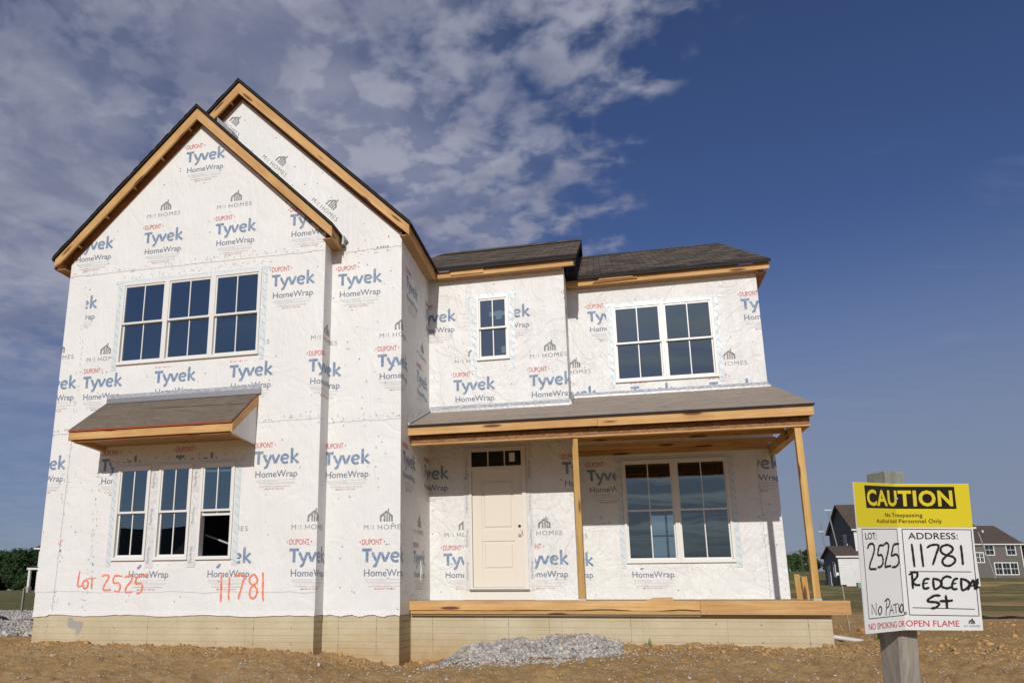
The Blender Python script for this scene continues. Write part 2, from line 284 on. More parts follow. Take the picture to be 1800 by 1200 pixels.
# ------------------------------------------------------------------ mesh builder
class MB:
    def __init__(s): s.v = []; s.f = []; s.m = []; s.keys = []
    def mi(s, mat):
        if mat not in s.keys: s.keys.append(mat)
        return s.keys.index(mat)
    def face(s, pts, mat):
        i = len(s.v); s.v.extend(tuple(p) for p in pts); s.f.append(tuple(range(i, i+len(pts)))); s.m.append(s.mi(mat))
    def raw(s, vs, fs, mat):
        i = len(s.v); s.v.extend(vs); k = s.mi(mat)
        for f in fs: s.f.append(tuple(i+j for j in f)); s.m.append(k)
    def hexa(s, p, mat, top=None, skip=()):
        """8 points: 0-3 bottom (counter-clockwise from above), 4-7 top"""
        fs = [(0, 3, 2, 1), (4, 5, 6, 7), (0, 1, 5, 4), (1, 2, 6, 5), (2, 3, 7, 6), (3, 0, 4, 7)]
        i = len(s.v); s.v.extend(tuple(q) for q in p)
        for k, f in enumerate(fs):
            if k in skip: continue
            s.f.append(tuple(i+j for j in f)); s.m.append(s.mi(top if (top and k == 1) else mat))
    def box(s, x0, x1, y0, y1, z0, z1, mat, **k):
        s.hexa([(x0, y0, z0), (x1, y0, z0), (x1, y1, z0), (x0, y1, z0), (x0, y0, z1), (x1, y0, z1), (x1, y1, z1), (x0, y1, z1)], mat, **k)
    def slab(s, top, d, mat, topmat=None):
        """four top corners (counter-clockwise from above) and a drop vector"""
        d = Vector(d); s.hexa([Vector(p)+d for p in top]+[Vector(p) for p in top], mat, top=topmat)
    def beam(s, a, b, w, h, mat, up=(0, 0, 1)):
        a = Vector(a); b = Vector(b); t = (b-a).normalized(); sd = t.cross(Vector(up)).normalized(); u = sd.cross(t)
        q = lambda p, i, j: p+sd*i*w/2+u*j*h/2
        s.hexa([q(a, -1, -1), q(a, 1, -1), q(b, 1, -1), q(b, -1, -1), q(a, -1, 1), q(a, 1, 1), q(b, 1, 1), q(b, -1, 1)], mat)
    def tube(s, pts, r, mat, n=10, cap=True):
        pts = [Vector(p) for p in pts]; rs = r if isinstance(r, (list, tuple)) else [r]*len(pts); i0 = len(s.v)
        for k, p in enumerate(pts):
            t = (pts[min(k+1, len(pts)-1)]-pts[max(k-1, 0)]).normalized(); a = t.orthogonal().normalized(); b = t.cross(a)
            for j in range(n):
                w = 2*math.pi*j/n; s.v.append(tuple(p+(a*math.cos(w)+b*math.sin(w))*rs[k]))
        for k in range(len(pts)-1):
            for j in range(n):
                s.f.append((i0+k*n+j, i0+k*n+(j+1) % n, i0+(k+1)*n+(j+1) % n, i0+(k+1)*n+j)); s.m.append(s.mi(mat))
        if cap:
            s.f.append(tuple(i0+j for j in range(n))[::-1]); s.m.append(s.mi(mat)); e = i0+(len(pts)-1)*n
            s.f.append(tuple(e+j for j in range(n))); s.m.append(s.mi(mat))
    def pieces(s):
        par = list(range(len(s.v)))
        def fd(a):
            while par[a] != a: par[a] = par[par[a]]; a = par[a]
            return a
        for f in s.f:
            a = fd(f[0])
            for q in f[1:]: par[fd(q)] = a
        gr = {}
        for k, f in enumerate(s.f): gr.setdefault(fd(f[0]), []).append(k)
        out = []
        for ks in gr.values():
            b = MB(); mp = {}
            for k in ks:
                for i in s.f[k]:
                    if i not in mp: mp[i] = len(b.v); b.v.append(s.v[i])
                b.f.append(tuple(mp[i] for i in s.f[k])); b.m.append(b.mi(s.keys[s.m[k]]))
            out.append(b)
        return out
    def build(s, name, parent=None, base=None, smooth=False, bevel=0, fix=True, split=False):
        if split:
            for b in s.pieces(): o = b.build(name, parent, base, smooth, bevel)
            return o
        me = bpy.data.meshes.new(name); off = Vector(base) if base else Vector((0, 0, 0))
        me.from_pydata([(v[0]-off.x, v[1]-off.y, v[2]-off.z) for v in s.v], [], s.f)
        for k in s.keys: me.materials.append(MAT[k])
        me.polygons.foreach_set('material_index', s.m)
        if smooth: me.polygons.foreach_set('use_smooth', [True]*len(s.f))
        me.update(); o = bpy.data.objects.new(name, me); COL.objects.link(o); o.location = off
        if parent:
            o.parent = parent; acc = Vector((0, 0, 0)); q = parent
            while q: acc += q.location; q = q.parent
            o.location = off-acc
        if bevel:
            b = o.modifiers.new('bevel', 'BEVEL'); b.width = bevel; b.segments = 2; b.limit_method = 'ANGLE'
        return o
def tag(o, label=None, cat=None, group=None, kind=None):
    for k, v in (('label', label), ('category', cat), ('group', group), ('kind', kind)):
        if v: o[k] = v
    return o
def empty(name, loc, label=None, cat=None, group=None):
    o = bpy.data.objects.new(name, None); COL.objects.link(o); o.location = loc; o.empty_display_size = .3
    return tag(o, label, cat, group)

# ------------------------------------------------------------------ flat print: text and strokes as 2-D polygons
_tc = {}
def glyphs(body, off=0.0, spacing=1.0):
    k = (body, off, spacing)
    if k in _tc: return _tc[k]
    c = bpy.data.curves.new('t', 'FONT'); c.body = body; c.offset = off; c.space_character = spacing; c.resolution_u = 3
    o = bpy.data.objects.new('t', c); dg = bpy.context.evaluated_depsgraph_get(); me = bpy.data.meshes.new_from_object(o)
    vs = [(v.co.x, v.co.y) for v in me.vertices]; ps = [[vs[i] for i in p.vertices] for p in me.polygons]
    bpy.data.objects.remove(o); bpy.data.curves.remove(c); bpy.data.meshes.remove(me)
    _tc[k] = ps; return ps
CAPH = .69
def text(body, x, y, w, h, off=0.0, spacing=1.0):
    """left edge x, baseline y, total width w, capital height h"""
    ps = glyphs(body, off, spacing); xs = [p[0] for q in ps for p in q]; x0, x1 = min(xs), max(xs)
    sx = w/(x1-x0); ref = glyphs('H', off); hy = max(p[1] for q in ref for p in q); sy = h/hy
    return [[(x+(a-x0)*sx, y+b*sy) for a, b in q] for q in ps]
def smooth_line(pts, n=5):
    if len(pts) < 3: return list(pts)
    out = []
    P = [pts[0]]+list(pts)+[pts[-1]]
    for i in range(1, len(P)-2):
        p0, p1, p2, p3 = P[i-1:i+3]
        for k in range(n):
            t = k/n; o = []
            for d in (0, 1):
                a = 2*p1[d]; b = p2[d]-p0[d]; c = 2*p0[d]-5*p1[d]+4*p2[d]-p3[d]; e = -p0[d]+3*p1[d]-3*p2[d]+p3[d]
                o.append(.5*(a+b*t+c*t*t+e*t*t*t))
            out.append(tuple(o))
    out.append(pts[-1]); return out
def ribbon(pts, w, sm=True, jitter=0.0, cap=True):
    """list of quads along a line"""
    P = smooth_line(pts) if sm else list(pts)
    if cap and len(P) > 1:
        d = Vector((P[0][0]-P[1][0], P[0][1]-P[1][1])); 
        if d.length > 0: d = d.normalized()*w*.3; P[0] = (P[0][0]+d.x, P[0][1]+d.y)
    L = []
    for i, p in enumerate(P):
        a = P[max(i-1, 0)]; b = P[min(i+1, len(P)-1)]; d = Vector((b[0]-a[0], b[1]-a[1]))
        d = d.normalized() if d.length > 0 else Vector((1, 0)); n = Vector((-d.y, d.x))*w/2*(1+jitter*math.sin(i*1.7+p[0]*9))
        if cap and i in (0, len(P)-1): n *= .62
        L.append(((p[0]+n.x, p[1]+n.y), (p[0]-n.x, p[1]-n.y)))
    return [[L[i][1], L[i+1][1], L[i+1][0], L[i][0]] for i in range(len(L)-1)]
def clip(poly, a, b, c):
    """keep a*x+b*y+c >= 0"""
    out = []; n = len(poly); d = [a*p[0]+b*p[1]+c for p in poly]
    for i in range(n):
        j = (i+1) % n
        if d[i] >= 0: out.append(poly[i])
        if (d[i] > 0) != (d[j] > 0) and d[i] != d[j]:
            t = d[i]/(d[i]-d[j]); out.append((poly[i][0]+(poly[j][0]-poly[i][0])*t, poly[i][1]+(poly[j][1]-poly[i][1])*t))
    return out if len(out) >= 3 else None
def cliprect(p, x0, x1, y0, y1):
    for h in ((1, 0, -x0), (-1, 0, x1), (0, 1, -y0), (0, -1, y1)):
        if not p: return None
        p = clip(p, *h)
    return p
def cutrect(p, x0, x1, y0, y1):
    xs = [q[0] for q in p]; ys = [q[1] for q in p]
    if max(xs) <= x0 or min(xs) >= x1 or max(ys) <= y0 or min(ys) >= y1: return [p]
    out = []
    q = clip(p, -1, 0, x0); out += [q] if q else []
    q = clip(p, 1, 0, -x1); out += [q] if q else []
    m = clip(p, 1, 0, -x0); m = clip(m, -1, 0, x1) if m else None
    if m:
        q = clip(m, 0, -1, y0); out += [q] if q else []
        q = clip(m, 0, 1, -y1); out += [q] if q else []
    return out
def area(p): return .5*sum(p[i][0]*p[(i+1) % len(p)][1]-p[(i+1) % len(p)][0]*p[i][1] for i in range(len(p)))

# house-wrap print, local coordinates: x to the right of the T's left edge, y up from the T's top
def word_logo():
    L = []
    k = .775
    T = [([(0, .245), (.205, .245)], .060), ([(.104, .215), (.104, .0)], .062),
         ([(.215, .195), (.293, .035)], .056), ([(.385, .195), (.325, .035), (.285, -.06), (.235, -.075)], .056),
         ([(.405, .195), (.478, .012)], .056), ([(.565, .195), (.482, .012)], .056),
         ([(.625, .100), (.752, .100)], .042), ([(.757, .105), (.748, .158), (.695, .182), (.638, .160), (.615, .098), (.640, .035), (.700, .012), (.760, .028)], .054),
         ([(.842, .0), (.842, .315)], .058), ([(.972, .195), (.872, .102), (.985, .0)], .056)]
    for i, (pts, w) in enumerate(T):
        curved = len(pts) > 4
        for q in ribbon(pts, w, sm=curved or len(pts) == 4, cap=False): L.append(([(a*k, (b-.275)*k) for a, b in q], 'blue_ink', i % 5))
    return L
LOGO = word_logo()
DIA = lambda cx, cy, r, s: [(cx-r*.6*s, cy), (cx+r*.4*s, cy+r), (cx+r*.4*s, cy-r)]
def build_stamp():
    L = list(LOGO)
    for p in text('HomeWrap', .035, -.425, .72, .105, .014): L.append((p, 'navy_ink', 0))
    for p in text('DUPONT', -.005, .055, .33, .085, .018, .95): L.append((p, 'red_ink', 0))
    L.append((DIA(-.035, .0975, .022, 1), 'red_ink', 0)); L.append((DIA(.36, .0975, .022, -1), 'red_ink', 0))
    L.append(([(.775, -.225), (.79, -.225), (.79, -.21), (.775, -.21)], 'faint_ink', 0)); L.append(([(.77, -.415), (.785, -.415), (.785, -.40), (.77, -.40)], 'faint_ink', 0))
    for i, (y, a, b) in enumerate(((-.475, .05, .74), (-.496, .05, .40), (-.517, .08, .72), (-.538, .13, .70))):
        x = a
        while x < b:
            w = random.uniform(.03, .09); L.append(([(x, y), (min(x+w, b), y), (min(x+w, b), y+.0065), (x, y+.0065)], 'faint_ink', 0)); x += w+.008
    for p in text('Call 1-800-448-9835 www.construction.com/homewrap', .11, -.582, .54, .017, .0, 1.0): L.append((p, 'grey_ink', 0))
    for p in text('MADE IN THE USA', .21, -.625, .33, .026, .006): L.append((p, 'red_ink', 0))
    return L
def house_mark(x, y, k):
    """line drawing of a gabled house with a chimney; x is the centre, y the base, k the width"""
    R = lambda *q: [(x+a*k*1.04, y+b*k*1.04) for a, b in q]
    return [R((-.5, 0), (-.36, 0), (-.36, .33), (-.5, .43)), R((-.5, .43), (-.36, .33), (0, .62), (0, .82)), R((0, .62), (.36, .33), (.5, .43), (0, .82)),
            R((.36, 0), (.5, 0), (.5, .43), (.36, .33)), R((-.20, 0), (-.07, 0), (-.07, .54), (-.20, .44)), R((.0, .0), (.12, .0), (.12, .50), (.0, .59)),
            R((.18, 0), (.29, 0), (.29, .36), (.18, .45)), R((.10, .74), (.21, .66), (.21, .95), (.10, .95))]
def build_mark():
    L = []
    for p in text('M', 0, -.075, .075, .075, .0): L.append((p, 'grey_ink', 0))
    L.append(([(.098, -.07), (.104, -.07), (.130, -.005), (.124, -.005)], 'grey_ink', 0))
    L.append(([(.150, -.075), (.159, -.075), (.159, 0), (.150, 0)], 'grey_ink', 0))
    for p in text('HOMES', .225, -.075, .44, .075, .0, 1.18): L.append((p, 'grey_ink', 0))
    for p in house_mark(.365, .045, .205): L.append((p, 'grey_ink', 1))
    return L
STAMP = build_stamp(); MARK = build_mark()
PX = 1.407
PRINT = []   # (polys, S, z, rotation, S-limits)
for i in range(-1, 7): PRINT.append((STAMP, -1.677+i*PX, 1.00, 0, None)) if i >= -2 else None
for i in (-3, -2): PRINT.append((STAMP, -1.677+i*PX+.0, 1.00, 0, (-5.15, 9)))
for i in range(-4, 7): PRINT.append((MARK, -1.655+i*PX, 1.36, 0, (-5.15, 9)))
for i in range(-2, 8): PRINT.append((STAMP, -2.347+i*PX, 2.545, 0, (-5.15, 9)))
for i in range(-3, 8): PRINT.append((STAMP, -1.462+i*PX, (4.03, 4.03, 4.03, 4.03, 4.13, 4.15, 4.17, 4.17, 4.13, 4.10, 4.09)[i+3], 0, (-5.70, 9.6)))
for i in range(-3, 8): PRINT.append((MARK, -1.434+i*PX, (4.37, 4.39, 4.43, 4.43, 4.49, 4.52, 4.56, 4.56, 4.5, 4.46, 4.46)[i+3], 0, (-5.70, 9.6)))
for i in range(0, 9): PRINT.append((STAMP, -2.185+i*PX, (5.57, 5.62, 5.63, 5.55, 5.52, 5.62, 5.67, 5.66, 5.66)[i], 0, None))
PRINT += [(STAMP, -6.34, 5.52, 0, (-5.79, 9)), (STAMP, -6.60, 4.05, 0, (-7, -5.80)), (STAMP, -6.64, 2.62, 0, (-7, -5.86)), (MARK, -6.60, 4.46, 0, (-7, -5.90)), (STAMP, -5.80, 1.05, 0, (-5.86, -5.77))]
for i in range(4): PRINT.append((STAMP, -6.127+i*1.411, 6.655, 0, None))
for i in (1, 2): PRINT.append((MARK, -6.08+i*1.39, 7.01, 0, None))
PRINT.append((STAMP, -3.99, 8.165, 0, None))
ROTPRINT = [(MARK, 0.344+x, z, -PI4, None) for x, z in ((-2.61, 8.13), (-1.61, 7.13), (-3.59, 9.10))]
ORANGE = [[(-5.37,.683),(-5.385,.537),(-5.38,.451),(-5.295,.459)],[(-5.231,.55),(-5.276,.527),(-5.292,.473),(-5.253,.414),(-5.202,.436),(-5.194,.509),(-5.231,.55)],[(-5.201,.568),(-5.053,.58)],[(-5.121,.567),(-5.123,.49),(-5.116,.404)],
[(-4.939,.607),(-4.888,.624),(-4.817,.61),(-4.837,.543),(-4.89,.453),(-4.888,.385),(-4.758,.394)],[(-4.569,.599),(-4.707,.609),(-4.722,.506),(-4.632,.496),(-4.59,.442),(-4.618,.362),(-4.693,.375)],
[(-4.516,.585),(-4.455,.607),(-4.392,.602),(-4.396,.531),(-4.479,.424),(-4.477,.352),(-4.353,.361)],[(-4.113,.604),(-4.283,.597),(-4.314,.49),(-4.226,.489),(-4.186,.44),(-4.204,.36),(-4.274,.334),(-4.242,.329)],
[(-2.804,.624),(-2.798,.433),(-2.791,.197)],[(-2.664,.571),(-2.662,.432),(-2.666,.289),(-2.649,.229)],[(-2.577,.582),(-2.501,.604),(-2.416,.592),(-2.436,.477),(-2.473,.34),(-2.495,.237)],
[(-2.231,.608),(-2.282,.602),(-2.324,.545),(-2.314,.488),(-2.268,.453),(-2.215,.419),(-2.184,.361),(-2.214,.271),(-2.27,.254),(-2.307,.299),(-2.302,.385),(-2.261,.447),(-2.206,.481),(-2.189,.533),(-2.231,.596)],[(-2.102,.635),(-2.092,.429),(-2.088,.287),(-2.071,.208)]]

def put_print(mb, to3d, S0, S1, z0, z1, holes, halfs=(), prints=PRINT, sfx=''):
    """clip the printed pattern to one wall face; to3d(S, z, off)"""
    for polys, S, z, rot, lim in prints:
        cr, sr = math.cos(rot), math.sin(rot)
        if rot == 0 and (S > S1+.1 or S+1.0 < S0 or z-.7 > z1 or z+.3 < z0): continue
        a0, a1 = S0, S1
        if lim: a0, a1 = max(a0, lim[0]), min(a1, lim[1])
        for p, mat, lay in polys:
            q = [(S+a*cr-b*sr, z+a*sr+b*cr) for a, b in p]
            q = cliprect(q, a0, a1, z0, z1)
            for h in halfs:
                if q: q = clip(q, *h)
            if not q: continue
            qs = [q]
            for h in holes:
                nq = []
                for t in qs: nq += cutrect(t, *h)
                qs = nq
            for t in qs:
                A = area(t)
                if abs(A) < 1e-7: continue
                if A < 0: t = t[::-1]
                mb.face([to3d(a, b, .0018+lay*.00025) for a, b in t], mat+sfx if mat != 'spray_orange' else mat)

def solid_wall(mb, outline, holes, to3d, t, mat, extra=()):
    """outline: convex or gabled polygon given as half planes over a bounding box; front face with real openings and thickness t"""
    (x0, x1, z0, z1), halfs = outline
    xs = sorted({x0, x1, *[min(max(h[0], x0), x1) for h in holes], *[min(max(h[1], x0), x1) for h in holes], *extra})
    zs = sorted({z0, z1, *[min(max(h[2], z0), z1) for h in holes], *[min(max(h[3], z0), z1) for h in holes]})
    edges = {}; key = lambda p: (round(p[0], 4), round(p[1], 4))
    for i in range(len(xs)-1):
        for j in range(len(zs)-1):
            cx_, cz_ = (xs[i]+xs[i+1])/2, (zs[j]+zs[j+1])/2
            if any(h[0] < cx_ < h[1] and h[2] < cz_ < h[3] for h in holes): continue
            q = [(xs[i], zs[j]), (xs[i+1], zs[j]), (xs[i+1], zs[j+1]), (xs[i], zs[j+1])]
            for h in halfs:
                if q: q = clip(q, *h)
            if not q or abs(area(q)) < 1e-6: continue
            mb.face([to3d(a, b, 0) for a, b in q], mat); mb.face([to3d(a, b, -t) for a, b in q[::-1]], mat)
            for k in range(len(q)):
                e = (key(q[k]), key(q[(k+1) % len(q)]))
                if e[0] == e[1]: continue
                if (e[1], e[0]) in edges: del edges[(e[1], e[0])]
                else: edges[e] = (q[k], q[(k+1) % len(q)])
    for (a, b) in edges.values(): mb.face([to3d(*a, 0), to3d(*a, -t), to3d(*b, -t), to3d(*b, 0)], mat)

# ------------------------------------------------------------------ ground
def vnoise(x, y, seed):
    xi = np.floor(x).astype(np.int64); yi = np.floor(y).astype(np.int64); xf = x-xi; yf = y-yi
    def h(a, b):
        n = (a*374761393+b*668265263+seed*1442695041) & 0xFFFFFFFF; n = ((n ^ (n >> 13))*1274126177) & 0xFFFFFFFF
        return ((n ^ (n >> 16)) & 0xFFFF)/65535.0
    u = xf*xf*(3-2*xf); v = yf*yf*(3-2*yf)
    return (h(xi, yi)*(1-u)+h(xi+1, yi)*u)*(1-v)+(h(xi, yi+1)*(1-u)+h(xi+1, yi+1)*u)*v
def fbm(x, y, sc, o, seed, g=.5):
    r = 0; a = 1; t = 0
    for i in range(o): r = r+a*(vnoise(x*sc, y*sc, seed+i)-.5); t += a; a *= g; sc *= 2.03
    return r/t
def sst(x, a, b): t = np.clip((x-a)/(b-a), 0, 1); return t*t*(3-2*t)
def ground_z(x, y, fine=True):
    x = np.asarray(x, float); y = np.asarray(y, float)
    d = np.hypot(x-3.18, y+10.97); an = (x-3.18)/np.maximum(y+11, .5); t = sst(an, -.1, .2)*sst(y, 0, 25)
    dp = np.maximum(-.2264*(x-3.18)+.9476*(y+10.97), 0); z = -.5+t*5.5*sst(dp, 25, 200)+(1-t)*1.3*sst(d, 30, 150)*(y > 0)
    # soil banked along the house front, with the hollow in front of the set-back bay
    prof = np.interp(x, [-20, -6.5, -6.1, -3, -1.3, -.9, -.1, .3, 1.0, 2.2, 3.3, 4.6, 5.3, 6.1, 6.6, 8, 12], [-.5, -.5, -.46, -.50, -.54, -.61, -.76, -.76, -.62, -.52, -.45, -.44, -.50, -.48, -.44, -.46, -.5])
    k = sst(y, -2.8, -.3)*(1-sst(y, 2.5, 8)); z = z*(1-k)+prof*k*(np.abs(x) < 20)+z*k*(np.abs(x) >= 20)
    z = z-.62*(1-sst(y, -10.5, -1.2))*(1-sst(np.abs(x), 25, 60))
    if fine:
        nr = (1-sst(d, 40, 140))
        z = z+fbm(x, y, .35, 3, 5)*.16*nr*sst(d, 3, 9)+fbm(x, y, 1.9, 4, 11, .6)*.11*(1-sst(d, 18, 45))+np.maximum(fbm(x, y, 7, 3, 31, .65), -.08)*.15*(1-sst(d, 14, 22))
        z = z+fbm(x, y, .02, 3, 77)*1.2*sst(d, 120, 400)
    return z
def grow(a, b, step, k, lim):
    out = []; s_ = step; v = b
    while v < lim: s_ *= k; v += s_; out.append(v)
    return out
xs = np.arange(-9, 10.001, .04); ys = np.arange(-4.2, 3.401, .04)
xs = np.array([-(v) for v in grow(0, 9, .04, 1.10, 1600)][::-1]+list(xs)+grow(0, 10, .04, 1.10, 1600))
ys = np.array([-(v) for v in grow(0, 4.2, .04, 1.10, 1600)][::-1]+list(ys)+grow(0, 3.4, .04, 1.055, 2200))
GX, GY = np.meshgrid(xs, ys); GZ = ground_z(GX, GY)
nx, ny = len(xs), len(ys)
me = bpy.data.meshes.new('ground'); co = np.stack([GX, GY, GZ], -1).reshape(-1, 3).astype(np.float32)
ii = (np.arange(ny-1)[:, None]*nx+np.arange(nx-1)[None, :]).reshape(-1); fq = np.stack([ii, ii+1, ii+nx+1, ii+nx], -1)
me.vertices.add(len(co)); me.vertices.foreach_set('co', co.ravel()); me.loops.add(fq.size); me.loops.foreach_set('vertex_index', fq.ravel().astype(np.int32))
me.polygons.add(len(fq)); me.polygons.foreach_set('loop_start', (np.arange(len(fq))*4).astype(np.int32)); me.polygons.foreach_set('loop_total', np.full(len(fq), 4, np.int32))
me.materials.append(MAT['ground_soil']); me.update(calc_edges=True); me.polygons.foreach_set('use_smooth', [True]*len(fq))
go = bpy.data.objects.new('ground', me); COL.objects.link(go); go['kind'] = 'structure'
gz = lambda x, y: float(ground_z(x, y))

# ------------------------------------------------------------------ house
HB = Vector((0, 3, -0.5))
house = empty('house', HB, 'white two-storey house under construction in printed house wrap, with twin front gables', 'house')
YA, YB, YC, YD = 0.0, .344, 2.295, 3.311
XA0, XA1, XB, XC, XD = -6.183, -1.233, 0.0, 2.566, 6.075
ZF = .2                        # porch floor
YBACK = 13.6
SPLIT = {'soffit', 'stud', 'sticker', 'lookout', 'rafter', 'foundation_wall', 'interior_partition', 'interior_pipe', 'porch_floor', 'diverter_flashing', 'awning_frame'}
def part(mb, name, parent=None, **k):
    if name in SPLIT: k['split'] = True
    return mb.build(name, parent or house, base=k.pop('base', None) or HB, **k)

W_UP = [(-5.044, -4.152), (-4.152, -3.259), (-3.259, -2.367)]; UPZ = (4.194, 5.698)
W_LO = [(-4.796, -4.186), (-4.030, -3.423), (-3.267, -2.661)]; LOZ = (.859, 2.397)
W_D = [(3.409, 4.334), (4.334, 5.259)]; DLZ = (.835, 2.693); DUZ = (4.197, 5.733)
W_S = (.924, 1.528); SZ = (4.518, 5.758)
DOOR = (.734, 1.745, .33, 2.86)
A_holes = [(-5.04, -2.371, *UPZ)]+[(a+.01, b-.01, *LOZ) for a, b in W_LO]
def caps(mb, to3d, S0, S1, z0, z1, holes, halfs, n, sfx=''):
    for _ in range(n):
        a, b = random.uniform(S0+.03, S1-.03), random.uniform(z0+.05, z1-.05)
        if any(h[0]-.03 < a < h[1]+.03 and h[2]-.03 < b < h[3]+.03 for h in holes) or any(h[0]*a+h[1]*b+h[2] < .03 for h in halfs): continue
        r = random.uniform(.008, .013); m = 'nail_cap' if random.random() < .85 else 'green_cap'
        mb.face([to3d(a+r*math.cos(t*math.pi/3), b+r*math.sin(t*math.pi/3), .0045) for t in range(6)], m)
def seam(mb, to3d, pts, n, spread=.03):
    """staple line along a lap in the sheets"""
    for _ in range(n):
        t = random.random(); a = pts[0][0]+(pts[1][0]-pts[0][0])*t+random.gauss(0, spread); b = pts[0][1]+(pts[1][1]-pts[0][1])*t+random.gauss(0, spread)
        an = random.uniform(0, 3.14); l = random.uniform(.008, .02); w = .0035
        c_, s_ = math.cos(an)*l, math.sin(an)*l; n_ = (-math.sin(an)*w, math.cos(an)*w)
        q = [(a-c_-n_[0], b-s_-n_[1]), (a+c_-n_[0], b+s_-n_[1]), (a+c_+n_[0], b+s_+n_[1]), (a-c_+n_[0], b-s_+n_[1])]
        mb.face([to3d(*p, .0048) for p in q], 'staple')
def lap(mb, to3d, a, b, mat, w=.006):
    """free lower edge of an upper sheet, lying a little proud"""
    n = 24; P = [(a[0]+(b[0]-a[0])*i/n+random.gauss(0, .004), a[1]+(b[1]-a[1])*i/n+random.gauss(0, .006)) for i in range(n+1)]
    for q in ribbon(P, w, sm=False, cap=False): mb.face([to3d(*p, .0052) for p in q], 'faint_ink')

# --- front gable wall (A)
tA = lambda S, z, o: (S, YA-o, z)
AH = [(-1, -1, XA1+6.12+.15), (1, -1, -XA0+6.12+.15)]
AH = [(-1, -1, -3.708+8.68), (1, -1, 3.708+8.68)]
m = MB(); solid_wall(m, ((XA0, XA1-.002, 0, 8.9), AH), A_holes, tA, .15, 'house_wrap', extra=(-3.708,))
exA = [(-5.044-.11, -2.367+.11, 4.194-.02, 5.698+.07)]+[(W_LO[0][0]-.11, W_LO[2][1]+.11, .859-.13, 2.397+.075)]
exA = [(-5.154, -2.257, 4.10, 5.77), (-4.91, -2.55, .78, 2.47), (-5.25, -2.3, 3.42, 3.62)]
put_print(m, tA, XA0, XA1, .0, 8.9, exA, AH)
for i, st in enumerate(ORANGE):
    for j, q in enumerate(ribbon(st, .030, jitter=.25)): m.face([tA(a, b, .0034+i*.00015+j*.00001) for a, b in q], 'spray_orange')
caps(m, tA, XA0, XA1, 0, 8.6, exA, AH, 110)
for a, b, n in (((XA0, 3.06), (XA1, 3.10), 90), ((XA0, 3.0), (XA1, 3.02), 50), ((XA0, 5.98), (XA1, 6.0), 70), ((-5.82, .1), (-5.80, 5.9), 70), ((-5.22, .1), (-5.15, 3.0), 70), ((-5.2, 5.80), (-2.2, 5.84), 60), ((-5.0, 2.52), (-2.5, 2.53), 50)): seam(m, tA, a, b, n) if False else seam(m, tA, (a, b), n)
lap(m, tA, (XA0, 3.02), (-2.35, 3.03), ''); lap(m, tA, (-2.3, 3.02), (XA1, 3.04), ''); lap(m, tA, (XA0, 5.95), (XA1, 5.93), ''); lap(m, tA, (-5.82, .05), (-5.79, 3.0), '')
lap(m, tA, (XA0, .36), (XA1, .34), '')
part(m, 'wall')
# --- return and set-back gable wall (B)
tR = lambda S, z, o: (XA1+o, S-XA1, z)
m = MB(); solid_wall(m, ((XA1+.002, XA1+YB, 0, 6.3), [(0, -1, 6.25)]), [], lambda S, z, o: (XA1+o, S-XA1, z), .1, 'house_wrap')
put_print(m, tR, XA1, XA1+YB, 0, 6.2, []); caps(m, tR, XA1, XA1+YB, 0, 6.2, [], [], 14); part(m, 'wall')
tB = lambda S, z, o: (S-YB, YB-o, z)
BH = [(-1, -1, -3.125+YB+9.35), (1, -1, 3.125-YB+9.35)]
m = MB(); solid_wall(m, ((-6.25+YB, YB-.002, 0, 9.6), BH), [(-6.4+YB, XA1+YB-.10, -1, 5.85)], tB, .15, 'house_wrap', extra=(-3.125+YB, XA1+YB))
put_print(m, tB, XA1+YB, XB+YB, 0, 6.0, []); put_print(m, tB, -4+YB, XB+YB, 5.5, 9.5, [], BH, ROTPRINT)
put_print(m, tB, XA1+YB, XB+YB, 6.0, 6.055, [], (), [(MARK, -.70+YB, 5.97, 0, None)])
caps(m, tB, XA1+YB, XB+YB, 0, 7, [], BH, 60); seam(m, tB, ((XA1+YB, 3.1), (YB, 3.08)), 30); seam(m, tB, ((XA1+YB, 5.98), (YB, 6.0)), 26); caps(m, tB, -3.2+YB, -1+YB, 6.6, 9.4, [], BH, 40)
lap(m, tB, (XA1+YB, 3.03), (YB, 3.04), ''); lap(m, tB, (XA1+YB, 6.0), (YB, 6.02), ''); part(m, 'wall')
# --- side of the bay, recessed entry wall (C), jog, right wall (D)
tS = lambda S, z, o: (XB+o, S, z)
m = MB(); solid_wall(m, ((YB+.002, YC, 0, 6.3), [(0, -1, 6.27)]), [], lambda S, z, o: (XB+o, S, z), .1, 'house_wrap_creased')
put_print(m, tS, YB, YC, .2, 6.15, [(.75, 2.3, 2.84, 3.62)], sfx='_creased'); caps(m, tS, YB, YC, .2, 6, [], [], 36)
seam(m, tS, ((1.55, .2), (1.55, 2.8)), 24); part(m, 'wall')
tC = lambda S, z, o: (S-YC, YC-o, z)
C_h = [(W_S[0]+YC, W_S[1]+YC, *SZ), (DOOR[0]+YC, DOOR[1]+YC, DOOR[2], DOOR[3])]
m = MB(); solid_wall(m, ((YC, YC+XC-.002, 0, 6.3), [(0, -1, 6.27)]), C_h, tC, .15, 'house_wrap_creased')
exC = [(W_S[0]-.11+YC, W_S[1]+.11+YC, 4.43, 5.80), (.62+YC, 1.86+YC, .0, 2.98)]
put_print(m, tC, YC, YC+XC, 3.66, 6.15, exC, sfx='_creased'); put_print(m, tC, YC, YC+XC, ZF, 3.2, exC)
caps(m, tC, YC, YC+XC, ZF, 6.1, exC, [], 60); part(m, 'wall')
tJ = lambda S, z, o: (XC+o, S-XC, z)
